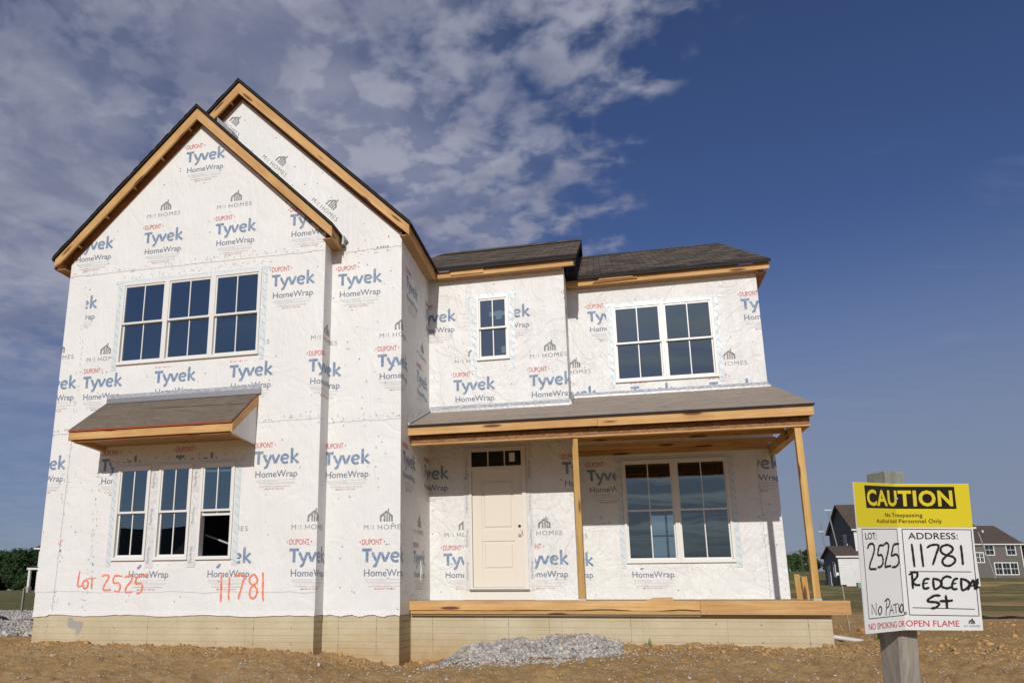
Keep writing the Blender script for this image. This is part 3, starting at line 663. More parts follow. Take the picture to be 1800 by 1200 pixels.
m = MB(); solid_wall(m, ((YC+XC+.002, YC+XC+1.016, 0, 6.3), [(0, -1, 6.27)]), [], lambda S, z, o: (XC+o, S-XC, z), .1, 'house_wrap'); put_print(m, tJ, YC+XC, YC+XC+1.016, ZF, 6.1, []); part(m, 'wall')
tD = lambda S, z, o: (S-YD, YD-o, z)
DH = [(W_D[0][0]+YD, W_D[1][1]+YD, *DLZ), (W_D[0][0]+YD, W_D[1][1]+YD, *DUZ)]
m = MB(); solid_wall(m, ((YD+XC, YD+XD, 0, 6.3), [(0, -1, 6.27)]), DH, tD, .15, 'house_wrap_creased')
exD = [(3.30+YD, 5.37+YD, .74, 2.77), (3.30+YD, 5.37+YD, 4.17, 5.80)]
put_print(m, tD, YD+XC, YD+XD, 3.98, 6.15, exD, sfx='_creased'); put_print(m, tD, YD+XC, YD+5.76, ZF, 3.2, exD)
put_print(m, tD, YD+5.76, YD+XD, 1.9, 3.2, [], (), [(STAMP, YD+5.36, 2.66, 0, None)])
caps(m, tD, YD+XC, YD+XD, ZF, 6.1, exD, [], 80); seam(m, tD, ((YD+5.76, .2), (YD+5.74, 2.5)), 26); lap(m, tD, (YD+5.76, .22), (YD+5.76, 2.8), ''); part(m, 'wall')
# outer walls that stand behind: left, right, rear
m = MB(); m.box(XA0-.002, XA0+.12, .16, YBACK, 0, 6.15, 'house_wrap'); part(m, 'wall')
m = MB(); m.hexa([(XD-.12, YD+.16, 0), (XD+.002, YD+.16, 0), (XD+.002, YBACK, 0), (XD-.12, YBACK, 0), (XD-.12, YD+.16, 6.2), (XD+.002, YD+.16, 6.2), (XD+.002, YBACK, 6.2), (XD-.12, YBACK, 6.2)], 'house_wrap')
RY = 8.5; RZ = 9.13
m.face([(XD, YD+.16, 6.21), (XD, YBACK, 6.21), (XD, RY, RZ-.06)], 'house_wrap'); m.face([(XD-.1, YD+.16, 6.21), (XD-.1, RY, RZ-.06), (XD-.1, YBACK, 6.21)], 'house_wrap'); part(m, 'wall')
m = MB(); solid_wall(m, ((XA0+.13, XD-.13, 0, 6.2), []), [(4.35, 5.20, .95, 2.62), (1.2, 3.0, .2, 2.3)], lambda S, z, o: (S, YBACK-.12-o, z), .10, 'house_wrap'); part(m, 'wall')
# floors, partitions and bare studs inside
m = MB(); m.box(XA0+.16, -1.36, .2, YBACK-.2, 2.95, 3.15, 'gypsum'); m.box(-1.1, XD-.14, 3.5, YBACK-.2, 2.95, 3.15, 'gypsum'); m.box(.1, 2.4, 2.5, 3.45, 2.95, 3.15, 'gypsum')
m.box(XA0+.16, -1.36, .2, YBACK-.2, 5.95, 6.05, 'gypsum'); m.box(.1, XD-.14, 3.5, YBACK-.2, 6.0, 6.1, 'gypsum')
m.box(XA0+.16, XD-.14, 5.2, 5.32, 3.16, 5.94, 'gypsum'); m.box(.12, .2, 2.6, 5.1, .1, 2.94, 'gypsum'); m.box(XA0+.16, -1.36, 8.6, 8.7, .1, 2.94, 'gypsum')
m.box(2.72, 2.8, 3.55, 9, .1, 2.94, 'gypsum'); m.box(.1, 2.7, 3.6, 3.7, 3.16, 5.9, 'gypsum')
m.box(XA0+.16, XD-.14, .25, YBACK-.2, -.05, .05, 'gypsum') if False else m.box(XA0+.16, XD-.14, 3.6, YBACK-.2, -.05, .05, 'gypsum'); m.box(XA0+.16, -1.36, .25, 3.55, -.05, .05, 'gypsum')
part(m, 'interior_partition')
m = MB()
for i in range(6): x = 3.5+i*.42; m.box(x, x+.04, 6.6, 6.69, .06, 2.93, 'lumber_along_z')
for z in (.06, 1.5, 2.88): m.box(3.45, 5.95, 6.55, 6.595, z, z+.04, 'lumber_along_x')
for i in range(5): y = 4.3+i*.5; m.box(5.4, 5.49, y, y+.04, .06, 2.93, 'lumber_along_z')
for i in range(4): x = -3.35+i*.42; m.box(x, x+.04, 2.6, 2.69, .06, 2.93, 'lumber_along_z')
part(m, 'stud')
m = MB(); m.tube([(-3.45, .55, 1.28), (-2.55, .95, .92)], .022, 'galvanised'); m.tube([(-2.95, .8, .1), (-2.93, .8, 1.5), (-2.85, .9, 1.62), (-2.6, 1.1, 1.65)], .02, 'galvanised'); part(m, 'interior_pipe')

# --- windows
def window(x0, x1, z0, z1, Y, off=.028, rail=None, raised=0.0, name='window', gap=(0, 0), note=None):
    """double-hung unit: frame, two sashes, a bar between the panes; children pane and grille"""
    f = .044; cxm = (x0+x1)/2; zm = (z0+z1)/2
    fr = MB(); yo, yi = Y-off, Y+.11
    fr.box(x0, x0+f, yo, yi, z0, z1, 'vinyl_white'); fr.box(x1-f, x1, yo, yi, z0, z1, 'vinyl_white')
    fr.box(x0+f, x1-f, yo, yi, z1-f, z1, 'vinyl_white'); fr.box(x0+f, x1-f, yo, yi, z0, z0+f, 'vinyl_white')
    fr.box(x0-.006, x1+.006, yo-.012, Y-.001, z0-.012, z0+.012, 'vinyl_white')
    o = fr.build(name, house, base=(cxm, Y, z0), bevel=.004); P = (cxm, Y, z0)
    def sash(a0, a1, ya, nm):
        s_ = MB(); w = .026; b0, b1 = x0+f, x1-f
        s_.box(b0, b0+w, ya, ya+.03, a0, a1, 'vinyl_white'); s_.box(b1-w, b1, ya, ya+.03, a0, a1, 'vinyl_white')
        s_.box(b0+w, b1-w, ya, ya+.03, a0, a0+.036, 'vinyl_white'); s_.box(b0+w, b1-w, ya, ya+.03, a1-.034, a1, 'vinyl_white')
        q = s_.build(nm, o, base=P, bevel=.003)
        p = MB(); p.face([(b0+w, ya+.012, a0+.036), (b1-w, ya+.012, a0+.036), (b1-w, ya+.012, a1-.034), (b0+w, ya+.012, a1-.034)], 'window_glass'); p.build('pane', o, base=P)
        g = MB(); g.box(cxm-.009, cxm+.009, ya+.002, ya+.009, a0+.036, a1-.034, 'vinyl_white'); g.build('grille', o, base=P)
    sash(zm-.02, z1-f, Y-off+.016, 'sash'); sash(z0+f+raised, zm+.016+raised, Y-off+.056, 'sash')
    if note: note(o, P)
    return o
win_labels = []
def tape(x0, x1, z0, z1, Y, side_l=True, side_r=True, head=True, low=.10, film='flashing_tape_film', par=None):
    """strips of sealing tape round an opening with slanting printed lines"""
    t = MB()
    def strip(a0, a1, b0, b1, lay, lines=True):
        y = Y-.0062-lay*.0008
        t.box(a0, a1, y, Y-.001, b0, b1, film)
        if lines:
            z = b0+.02
            while z < b1-.09:
                q = [(a0+.012, z+.075), (a0+.016, z+.081), (a1-.006, z+.006), (a1-.010, z)]
                t.face([(a, y-.0007, b) for a, b in q[::-1]], 'tape_line'); z += .145
    if side_l: strip(x0-.105, x0-.012, z0-low, z1+.06, 0)
    if side_r: strip(x1+.012, x1+.105, z0-low, z1+.06, 0)
    if head: strip(x0-.16, x1+.16, z1+.006, z1+.058, 1, False)
    return part(t, 'flashing_tape', par)
for a, b in W_UP: window(a, b, *UPZ, YA)
tape(W_UP[0][0], W_UP[2][1], *UPZ, YA)
for i, (a, b) in enumerate(W_LO): window(a, b, *LOZ, YA, raised=(0.0, 0.0, .64)[i])
tape(W_LO[0][0], W_LO[2][1], *LOZ, YA)
t = MB()
for a, b in ((W_LO[0][1], W_LO[1][0]), (W_LO[1][1], W_LO[2][0])):
    t.box(a+.006, b-.006, YA-.0075, YA-.001, .73, 2.44, 'white_tape')
    for z in (.80, 1.42, 2.02):
        for p in text('FlexWrap', 0, 0, .26, .045, .004): t.face([(a+.05-q[1]*1+.03, YA-.0088, z+q[0]) for q in p], 'grey_ink')
part(t, 'flashing_tape')
window(*W_S, *SZ, YC); tape(*W_S, *SZ, YC, low=.20)
for zz in (DLZ, DUZ):
    for a, b in W_D: window(a, b, *zz, YD)
    tape(W_D[0][0], W_D[1][1], *zz, YD)
m = MB(); m.box(1.28, 1.40, YC+.012, YC+.013, 5.30, 5.47, 'sticker'); m.box(1.37, 1.45, YC+.055, YC+.056, 4.65, 4.78, 'sticker'); m.box(1.16, 1.46, YC+.0105, YC+.0115, 5.37, 5.45, 'sticker'); part(m, 'sticker')

# --- entrance
dx0, dx1, dz0, dz1 = .776, 1.674, .416, 2.446
m = MB(); f0, f1 = .726, 1.752
m.box(f0, dx0, YC-.03, YC+.1, .38, 2.87, 'door_frame_primer'); m.box(dx1, f1, YC-.03, YC+.1, .38, 2.87, 'door_frame_primer')
m.box(dx0, dx1, YC-.03, YC+.1, 2.80, 2.87, 'door_frame_primer'); m.box(dx0, dx1, YC-.03, YC+.1, dz1, dz1+.075, 'door_frame_primer')
m.box(f0-.01, f1+.01, YC-.06, YC+.1, .355, .385, 'steel'); m.box(dx0, dx1, YC-.03, YC+.1, .385, .412, 'door_frame_primer'); dfr = m.build('door_frame', house, base=(dx0, YC, .38), bevel=.003)
m = MB(); Yd = YC+.012; bx = lambda a0, a1, b0, b1, y: m.box(a0, a1, y, YC+.06, b0, b1, 'door_primer')
px0, px1 = dx0+.175, dx1-.155
bx(dx0+.004, px0, dz0, dz1, Yd); bx(px1, dx1-.004, dz0, dz1, Yd); bx(px0, px1, dz0, dz0+.29, Yd); bx(px0, px1, .68+.57, 1.42, Yd) if False else None
P1 = (.70, 1.20); P2 = (1.40, 2.29)
m.v, m.f, m.m = [], [], []
bx(dx0+.004, px0, dz0, dz1, Yd); bx(px1, dx1-.004, dz0, dz1, Yd); bx(px0, px1, dz0, P1[0], Yd); bx(px0, px1, P1[1], P2[0], Yd); bx(px0, px1, P2[1], dz1, Yd)
for a, b in (P1, P2):
    m.box(px0, px1, Yd+.014, YC+.06, a, b, 'door_primer'); q0, q1, w0, w1 = px0+.035, px1-.035, a+.035, b-.035; e = .022
    m.hexa([(q0+e, Yd+.002, w0+e), (q1-e, Yd+.002, w0+e), (q1, Yd+.0145, w0), (q0, Yd+.0145, w0), (q0+e, Yd+.002, w1-e), (q1-e, Yd+.002, w1-e), (q1, Yd+.0145, w1), (q0, Yd+.0145, w1)], 'door_primer')
door = m.build('door', house, base=(dx0, YC, dz0), bevel=.003)
m = MB(); m.tube([(1.612, Yd-.002, 1.452), (1.612, Yd+.001, 1.452)], .026, 'black_rubber', 16); m.build('lock_hole', door, base=(1.612, YC, 1.45)); m = MB(); m.tube([(1.612, Yd-.04, 1.300), (1.612, Yd, 1.300)], [.024, .014], 'steel', 14); m.tube([(1.612, Yd-.006, 1.300), (1.612, Yd, 1.300)], .032, 'steel', 16)
m.build('handle', door, base=(1.612, YC, 1.3), split=False); m = MB(); m.tube([(1.655, YC-.034, 1.38), (1.66, YC-.034, 1.31)], .006, 'sign_red', 6); m.build('wire_tie', door, base=(1.655, YC, 1.35))
m = MB(); m.face([(dx0, YC+.03, dz1+.075), (dx1, YC+.03, dz1+.075), (dx1, YC+.03, 2.80), (dx0, YC+.03, 2.80)], 'dark_glass')
for k in (1, 2): x = dx0+(dx1-dx0)*k/3; m.box(x-.01, x+.01, YC+.015, YC+.028, dz1+.075, 2.80, 'door_frame_primer')
m.box(1.46, 1.56, YC+.026, YC+.029, 2.60, 2.76, 'sticker'); m.build('transom_window', house, base=(dx0, YC, 2.5))
m = MB(); m.box(.60, 1.84, YC-.012, YC-.001, ZF, .35, 'door_frame_primer')
part(m, 'threshold_board')
m = MB()
for a0, a1 in ((.630, .722), (1.757, 1.85)):
    m.box(a0, a1, YC-.010, YC-.001, .36, 2.96, 'white_tape')
    for z in (.55, 1.1, 1.7, 2.3):
        for p in text('FlexWrap', 0, 0, .30, .035, .003): m.face([(a0+.065-q[1], YC-.0115, z+q[0]) for q in p], 'grey_ink')
m.box(.62, 1.86, YC-.013, YC-.011, 2.875, 2.95, 'white_tape'); part(m, 'flashing_tape')

# --- gable roofs
def gable_roof(apx, apz, half, y0, y1, wall_y, names, left_ext=True, look=14, valley=None):
    tz = apz+.015; th = .035
    for sgn in (-1, 1):
        m = MB(); ex = half+.04
        a = (apx, y0-.035, tz); b = (apx+sgn*ex, y0-.035, tz-ex); c = (apx+sgn*ex, y1, tz-ex); d = (apx, y1, tz)
        top = [a, d, c, b] if sgn > 0 else [a, b, c, d]
        m.slab([Vector(p)+Vector((0, 0, .055)) for p in top], (0, 0, -.055), 'dark_edge', 'shingle_y')
        # ragged shingle ends over the rake
        for k in range(46):
            t = k/46*ex*.995; L = ex/46*.96; r = random.uniform(.006, .02); x = apx+sgn*t; z = tz+.056-t
            q = [(x, y0-.035-r, z+.004), (x, y0, z+.004), (x+sgn*L, y0, z-L+.004), (x+sgn*L, y0-.035-r, z-L+.004)]
            m.slab(q if sgn > 0 else q[::-1], (0, 0, -.014), 'dark_edge')
        rf = part(m, 'roof')
        m = MB(); q = [(apx, y0+.04, tz-.002), (apx, y1, tz-.002), (apx+sgn*half, y1, tz-.002-half), (apx+sgn*half, y0+.04, tz-.002-half)]
        m.slab(q if sgn > 0 else q[::-1], (0, 0, -.025), 'strand_board'); part(m, 'roof_deck')
        # rake board
        m = MB(); w = .215; x1 = apx+sgn*half
        pts = [(apx, apz), (x1, apz-half), (x1, apz-half-w+.03), (apx, apz-w)]
        fr = [Vector((x, y0, z)) for x, z in pts]; bk = [p+Vector((0, .038, 0)) for p in fr]
        m.hexa([fr[3], fr[2], bk[2], bk[3], fr[0], fr[1], bk[1], bk[0]] if sgn > 0 else [fr[2], fr[3], bk[3], bk[2], fr[1], fr[0], bk[0], bk[1]], 'lumber_rake_right' if sgn > 0 else 'lumber_rake_left')
        part(m, 'rake_board', bevel=.004)
        # second, inner board and lookouts against the wall
        m = MB()
        for k in range(look):
            t = .22+k*.52
            if t > half-.12: break
            x = apx+sgn*t; z = apz-t-.06
            m.beam((x, y0+.04, z-.02), (x, wall_y, z-.02), .04, .085, 'lumber_along_y', up=(sgn*.7, 0, .7))
        part(m, 'lookout')
def sheathing(cx_, z_lo, z_hi, half, y):
    for sg in (-1, 1):
        m = MB(); m.hexa([(cx_, y, z_lo-.02), (cx_+sg*half, y, z_lo-.02-half), (cx_+sg*half, y+.04, z_lo-.02-half), (cx_, y+.04, z_lo-.02), (cx_, y, z_hi), (cx_+sg*half, y, z_hi-half), (cx_+sg*half, y+.04, z_hi-half), (cx_, y+.04, z_hi)], 'lumber_beam'); part(m, 'gable_sheathing')
sheathing(-3.708, 8.68, 8.885, 2.47, YA+.012); sheathing(-3.125, 9.35, 9.555, 3.12, YB+.012)
gable_roof(-3.725, 8.909, 2.67, -.183, 8.0, YA, '')
gable_roof(-3.110, 9.578, 3.288, .159, 13.9, YB, '')
# eave boards that run back along the sides
def eave_y(x, y0, y1, z1, h, sgn, name='fascia_board', tilt=0):
    m = MB(); a, b = (x-.038, x) if sgn > 0 else (x, x+.038); m.box(a, b, y0+.002, y1, z1-h, z1, 'lumber_along_y'); part(m, name, bevel=.003)
eave_y(-1.055, -.183+.040, YB-.002, 6.236, .185, 1); eave_y(-6.395, -.183+.040, 8, 6.236, .185, -1)
eave_y(.178, .159+.040, 2.108, 6.286, .155, 1); eave_y(-6.398, .36, .5, 6.286, .155, -1)
m = MB(); m.box(-6.36, -6.185, -.14, 8, 6.05, 6.065, 'strand_board'); m.box(-1.23, -1.095, -.14, .34, 6.05, 6.065, 'strand_board'); m.box(.002, .138, .2, 2.10, 6.13, 6.145, 'strand_board'); part(m, 'soffit')
m = MB()
for k in range(16): m.box(-6.34, -6.185, .2+k*.5, .24+k*.5, 6.07, 6.15, 'lumber_along_x')
part(m, 'lookout')
# metal diverter where the lower gable dies into the wall behind
m = MB(); m.tube([(-1.30, .33, 6.30), (-1.16, .25, 6.26), (-1.00, .29, 6.19), (-.97, .33, 6.20)], [.03, .05, .045, .03], 'grey_metal', 10); m.box(-1.06, -.985, .20, .345, 6.10, 6.26, 'grey_metal'); part(m, 'diverter_flashing')
m = MB(); x = -3.46; m.slab([(x-.02, .10, 8.78), (x+.30, .10, 8.46), (x+.30, YB-.006, 8.46), (x-.02, YB-.006, 8.78)], (0, 0, .10), 'grey_metal'); part(m, 'diverter_flashing')
# --- main roofs to the right: set-forward part and main part share the ridge line
SL = .53
def front_slope(x0, x1, y0, z0, yr, name, end=None):
    zr = z0+SL*(yr-y0); m = MB()
    m.slab([(x0, y0-.03, z0+.0), (x1, y0-.03, z0), (x1, yr, zr), (x0, yr, zr)], (0, 0, -.05), 'dark_edge', 'shingle_x')
    n = int((yr-y0)/.127)
    for k in range(n):      # the courses themselves, each a thin step
        ya = y0-.03+k*.127; za = z0+SL*(k*.127)
        m.slab([(x0-.008, ya, za+.011), (x1+.012, ya, za+.011), (x1+.012, ya+.135, za+.135*SL+.004), (x0-.008, ya+.135, za+.135*SL+.004)], (0, 0, -.006), 'shingle_x')
    # ridge caps, a little uneven
    x = x0
    while x < x1-.02:
        w = min(.30, x1-x); m.slab([(x, yr-.13, zr-.13*SL+.016), (x+w, yr-.13, zr-.13*SL+.020), (x+w, yr, zr+.035), (x, yr, zr+.030)], (0, 0, -.02), 'shingle_x'); x += .28
    zb = zr
    m.slab([(x0, yr, zr), (x1, yr, zr), (x1, 2*yr-y0, z0), (x0, 2*yr-y0, z0)], (0, 0, -.05), 'dark_edge', 'shingle_x')
    return part(m, 'roof')
front_slope(-1.0, 2.81, 2.075, 6.300, RY, 'roof'); front_slope(2.50, 6.31, 3.09, 6.300, RY, 'roof')
m = MB(); zz = lambda y: 6.30+SL*(y-2.075)
m.face([(2.60, 3.10, 6.255), (2.60, RY, RZ-.05), (2.60, RY, 9.62), (2.60, 2.3, 6.37)], 'dark_edge'); m.face([(2.585, 2.3, 6.37), (2.585, RY, 9.62), (2.585, RY, RZ-.05), (2.585, 3.10, 6.255)], 'dark_edge'); part(m, 'roof_cheek')
m = MB(); m.slab([(2.765, 2.075, 6.248), (2.80, 2.075, 6.248), (2.80, RY, 9.654), (2.765, RY, 9.654)], (0, 0, -.12), 'dark_edge'); part(m, 'rake_board')
m = MB(); m.slab([(6.25, 3.166, 6.289), (6.286, 3.166, 6.289), (6.286, RY, 9.115), (6.25, RY, 9.115)], (0, 0, -.13), 'lumber_along_y'); part(m, 'rake_board')
def nails_x(x0, x1, y, z0, z1, step=.41):
    m = MB(); x = x0+.08
    while x < x1-.05:
        for z in (z0+.028, z1-.028): zz_ = z+random.uniform(-.006, .006); xx = x+random.uniform(-.015, .015); m.face([(xx+.0055*math.cos(k*1.05), y-.0012, zz_+.0055*math.sin(k*1.05)) for k in range(6)], 'nail_cap')
        x += step*random.uniform(.8, 1.2)
    part(m, 'nail_heads')
def fascia_x(x0, x1, y, z0, z1, mat='lumber_along_x', name='fascia_board', t=.038, par=None): m = MB(); m.box(x0, x1, y, y+t, z0, z1, mat); return part(m, name, par, bevel=.004)
fascia_x(.18, 2.790, 2.110, 6.146, 6.267); fascia_x(2.570, 6.286, 3.127, 6.146, 6.268)
fascia_x(.47, 1.10, 2.086, 6.172, 6.290, t=.022); 
m = MB(); m.hexa([(3.08, 3.100, 6.17), (3.92, 3.100, 6.185), (3.92, 3.125, 6.185), (3.08, 3.125, 6.17), (3.24, 3.100, 6.255), (3.92, 3.100, 6.285), (3.92, 3.125, 6.285), (3.24, 3.125, 6.255)], 'lumber_beam'); part(m, 'fascia_patch')
m = MB(); m.box(3.20, 3.84, 3.084, 3.099, 6.215, 6.285, 'lumber_along_x'); part(m, 'fascia_patch')
m = MB(); m.box(.2, 2.55, 2.15, 2.28, 6.15, 6.165, 'strand_board'); m.box(2.6, 6.2, 3.17, 3.30, 6.15, 6.165, 'strand_board'); m.box(6.08, 6.25, 3.2, 13.5, 6.12, 6.135, 'strand_board'); part(m, 'soffit')

# --- window awning
nails_x(0, 3.05, .781, 2.845, 2.982); nails_x(3.06, 6.15, .779, 2.838, 2.980); nails_x(.18, 2.79, 2.110, 6.146, 6.267); nails_x(2.57, 6.28, 3.127, 6.146, 6.267); nails_x(.003, 4.35, .886, .075, .197); nails_x(4.36, 6.34, .880, .003, .2); nails_x(-5.163, -2.336, -.832, 2.715, 2.835)
ax0, ax1, ay = -5.163, -2.336, -.832
aw = tag(MB().build('awning_roof', house, base=(ax0, 0, 2.7)), None) if False else None
m = MB(); m.slab([(ax0-.015, ay-.02, 2.872), (ax1+.015, ay-.02, 2.872), (ax1+.015, -.002, 3.515), (ax0-.015, -.002, 3.515)], (0, 0, -.03), 'red_primer', 'roof_felt')
m.slab([(-4.1, -.30, 3.298), (ax1, -.34, 3.268), (ax1, -.22, 3.362), (-4.1, -.27, 3.322)], (0, 0, -.006), 'dark_edge', 'roof_felt')
awn = part(m, 'awning_roof')
fascia_x(ax0, ax1, ay, 2.715, 2.835, name='fascia_board', par=awn)
m = MB(); m.box(ax0+.05, ax1-.03, ay+.045, ay+.10, 2.685, 2.745, 'lumber_beam'); m.box(ax0+.03, ax0+.068, ay+.10, -.003, 2.68, 2.76, 'lumber_along_y'); m.box(ax1-.068, ax1-.03, ay+.10, -.003, 2.68, 2.76, 'lumber_along_y'); part(m, 'awning_frame', awn)
m = MB(); m.box(ax0+.07, ax1-.07, ay+.10, -.003, 2.75, 2.765, 'strand_board'); part(m, 'soffit', awn)
for x, sg in ((ax1-.03, 1), (ax0, -1)):
    m = MB(); m.hexa([(x, ay+.04, 2.70), (x+.03, ay+.04, 2.70), (x+.03, -.003, 2.66), (x, -.003, 2.66), (x, ay+.04, 2.84), (x+.03, ay+.04, 2.84), (x+.03, -.003, 3.48), (x, -.003, 3.48)], 'house_wrap'); part(m, 'awning_cheek', awn)
    xx = x+.031 if sg > 0 else x-.02
    m = MB(); m.hexa([(xx, ay+.005, 2.70), (xx+.02, ay+.005, 2.70), (xx+.02, -.004, 3.33), (xx, -.004, 3.33), (xx, ay+.005, 2.84), (xx+.02, ay+.005, 2.84), (xx+.02, -.004, 3.485), (xx, -.004, 3.485)], 'lumber_along_y'); part(m, 'fascia_board', awn)
m = MB(); m.box(ax0+.02, ax1+.06, -.040, -.004, 3.50, 3.585, 'grey_metal'); m.box(ax0, ax1+.06, -.010, -.002, 3.585, 3.66, 'foil_tape'); part(m, 'flashing', awn)

# --- porch: roof, beam, posts, floor
PS = .366; zp = lambda y: 3.02+PS*(y-.781)
m = MB(); y0 = .755
m.slab([(0.01, y0, zp(y0)), (6.165, y0, zp(y0)), (6.165, YC, zp(YC)), (0.01, YC, zp(YC))], (0, 0, -.035), 'dark_edge', 'porch_felt')
m.slab([(XC+.005, YC, zp(YC)), (6.165, YC, zp(YC)), (6.165, YD-.002, zp(YD)), (XC+.005, YD-.002, zp(YD))], (0, 0, -.035), 'dark_edge', 'porch_felt')
for ya, xa, xb in ((1.25, .02, 6.16), (1.8, .02, 6.16), (2.5, XC+.1, 6.16), (2.95, XC+.1, 6.16)):   # laps in the felt
    m.slab([(xa, ya, zp(ya)+.004), (xb, ya, zp(ya)+.004), (xb, ya+.10, zp(ya+.10)+.002), (xa, ya+.10, zp(ya+.10)+.002)], (0, 0, -.003), 'porch_felt')
prf = part(m, 'porch_roof')
fascia_x(0.0, 3.05, .781, 2.845, 2.982, par=prf); fascia_x(3.053, 6.15, .779, 2.838, 2.980, par=prf)
m = MB(); m.box(.022, 6.11, .915, .955, 2.724, 2.842, 'strand_beam')
for x in (.55, 1.28, 1.95, 2.9, 3.8, 4.75, 5.5): m.box(x, x+.004, .912, .915, 2.74, 2.84, 'dark_edge')
m.box(.022, 6.11, .9, 1.01, 2.70, 2.722, 'lumber_along_x'); m.box(.022, 6.11, .957, 1.01, 2.735, 2.90, 'lumber_beam'); part(m, 'porch_beam', bevel=.003)
m = MB(); m.box(5.98, 6.11, 1.012, YD-.002, 2.70, 2.86, 'lumber_along_y'); part(m, 'porch_beam', bevel=.003)
m = MB()
for k in range(14):
    x = .3+k*.42; ye = YC if x < XC else YD
    m.beam((x, 1.02, zp(1.02)-.10), (x, ye-.005, zp(ye)-.10), .038, .12, 'lumber_along_y')
m.box(2.60, 5.97, 1.9, 1.94, 2.80, 2.88, 'lumber_along_x'); m.box(2.60, 5.97, 2.6, 2.64, 2.80, 2.88, 'lumber_along_x'); m.box(2.60, 5.97, YD-.042, YD-.002, 2.80, 2.94, 'lumber_along_x'); m.box(.03, 2.56, YC-.042, YC-.002, 2.99, 3.12, 'lumber_along_x')
part(m, 'rafter', prf)
m = MB(); a = .94
m.slab([(.02, .96, zp(.96)-.037), (6.1, .96, zp(.96)-.037), (6.1, YC-.01, zp(YC)-.041), (.02, YC-.01, zp(YC)-.041)], (0, 0, -.012), 'strand_board')
m.slab([(XC+.01, YC-.01, zp(YC)-.041), (6.1, YC-.01, zp(YC)-.041), (6.1, YD-.004, zp(YD)-.041), (XC+.01, YD-.004, zp(YD)-.041)], (0, 0, -.012), 'strand_board'); part(m, 'roof_deck', prf)
m = MB(); m.box(6.112, 6.15, .83, YD-.01, 2.86, 2.93, 'lumber_along_y'); m.hexa([(6.112, .82, 2.90), (6.148, .82, 2.90), (6.148, YD-.01, 3.70), (6.112, YD-.01, 3.70), (6.112, .82, 2.985), (6.148, .82, 2.985), (6.148, YD-.01, 3.87), (6.112, YD-.01, 3.87)], 'lumber_along_y'); part(m, 'fascia_board', prf)
m = MB()   # foil and metal flashing against the walls
m.box(.01, XC+.005, YC-.030, YC-.002, zp(YC)-.01, zp(YC)+.035, 'grey_metal'); m.box(.01, XC+.005, YC-.008, YC-.001, zp(YC)+.035, zp(YC)+.105, 'foil_tape')
m.box(XC+.04, XD+.05, YD-.030, YD-.003, zp(YD)-.01, zp(YD)+.025, 'grey_metal'); m.box(XC+.01, XD+.02, YD-.008, YD-.001, zp(YD)+.025, zp(YD)+.085, 'foil_tape')
m.hexa([(.002, .77, zp(.77)), (.03, .77, zp(.77)), (.03, YC-.03, zp(YC-.03)), (.002, YC-.03, zp(YC-.03)), (.002, .77, zp(.77)+.05), (.03, .77, zp(.77)+.03), (.03, YC-.03, zp(YC)+.03), (.002, YC-.03, zp(YC)+.06)], 'grey_metal')
m.hexa([(XC+.006, YC-.03, zp(YC)), (XC+.05, YC-.03, zp(YC)), (XC+.05, YD-.03, zp(YD)), (XC+.006, YD-.03, zp(YD)), (XC+.006, YC-.03, zp(YC)+.10), (XC+.05, YC-.03, zp(YC)+.02), (XC+.05, YD-.03, zp(YD)+.02), (XC+.006, YD-.03, zp(YD)+.10)], 'grey_metal'); part(m, 'flashing', prf)
def wedge(): pass
m = MB(); m.box(-.0, .035, .80, .85, 2.99, 3.05, 'pale_green_box'); part(m, 'sealant_tape')
for x in (2.640, 5.895):
    m = MB(); m.box(x, x+.092, .93, 1.02, .232, 2.698, 'lumber_along_z'); p = m.build('porch_post', house, base=(x+.046, .975, .2), bevel=.004)
    m = MB(); m.box(x-.008, x+.10, .922, 1.028, .201, .231, 'galvanised'); m.build('post_base', p, base=(x+.046, .975, .2))
def rough_board(x0, x1, y, z0, z1, t, mat, top=(), bot=()):
    m = MB(); n = max(8, int((x1-x0)/.05)); X = [x0+(x1-x0)*i/n for i in range(n+1)]
    T = [z1+sum(a*math.exp(-((x-c)/w)**2) for a, c, w in top) for x in X]; B = [z0+sum(a*math.exp(-((x-c)/w)**2) for a, c, w in bot)+random.gauss(0, .0015)*(1 if bot else 0) for x in X]
    for i in range(n):
        sk = [k for k, c in ((5, i > 0), (3, i < n-1)) if c]
        m.hexa([(X[i], y, B[i]), (X[i+1], y, B[i+1]), (X[i+1], y+t, B[i+1]), (X[i], y+t, B[i]), (X[i], y, T[i]), (X[i+1], y, T[i+1]), (X[i+1], y+t, T[i+1]), (X[i], y+t, T[i])], mat, skip=sk)
    return part(m, 'rim_board')
rough_board(0.003, 4.357, .886, .060, .197, .038, 'lumber_along_x', bot=((.02, 3.0, .35), (-.012, 3.6, .3), (.018, 4.1, .25), (.01, 1.9, .3)))
rough_board(0.02, 4.357, .893, .004, .050, .03, 'lumber_along_x')
m = MB(); m.box(4.360, 6.342, .880, .918, .003, .200, 'lumber_along_x'); part(m, 'rim_board', bevel=.004)
m = MB(); m.hexa([(3.60, .895, .199), (4.0, .895, .199), (4.0, 1.3, .199), (3.72, 1.3, .199), (3.70, .90, .243), (3.99, .90, .246), (3.99, 1.28, .246), (3.75, 1.28, .243)], 'lumber_along_x'); part(m, 'rim_board')
m = MB(); m.box(.015, XC-.01, .930, YC-.003, -.02, ZF-.004, 'cast_concrete'); m.box(XC-.009, 6.1, .930, YD-.003, -.02, ZF-.004, 'cast_concrete'); part(m, 'porch_floor')
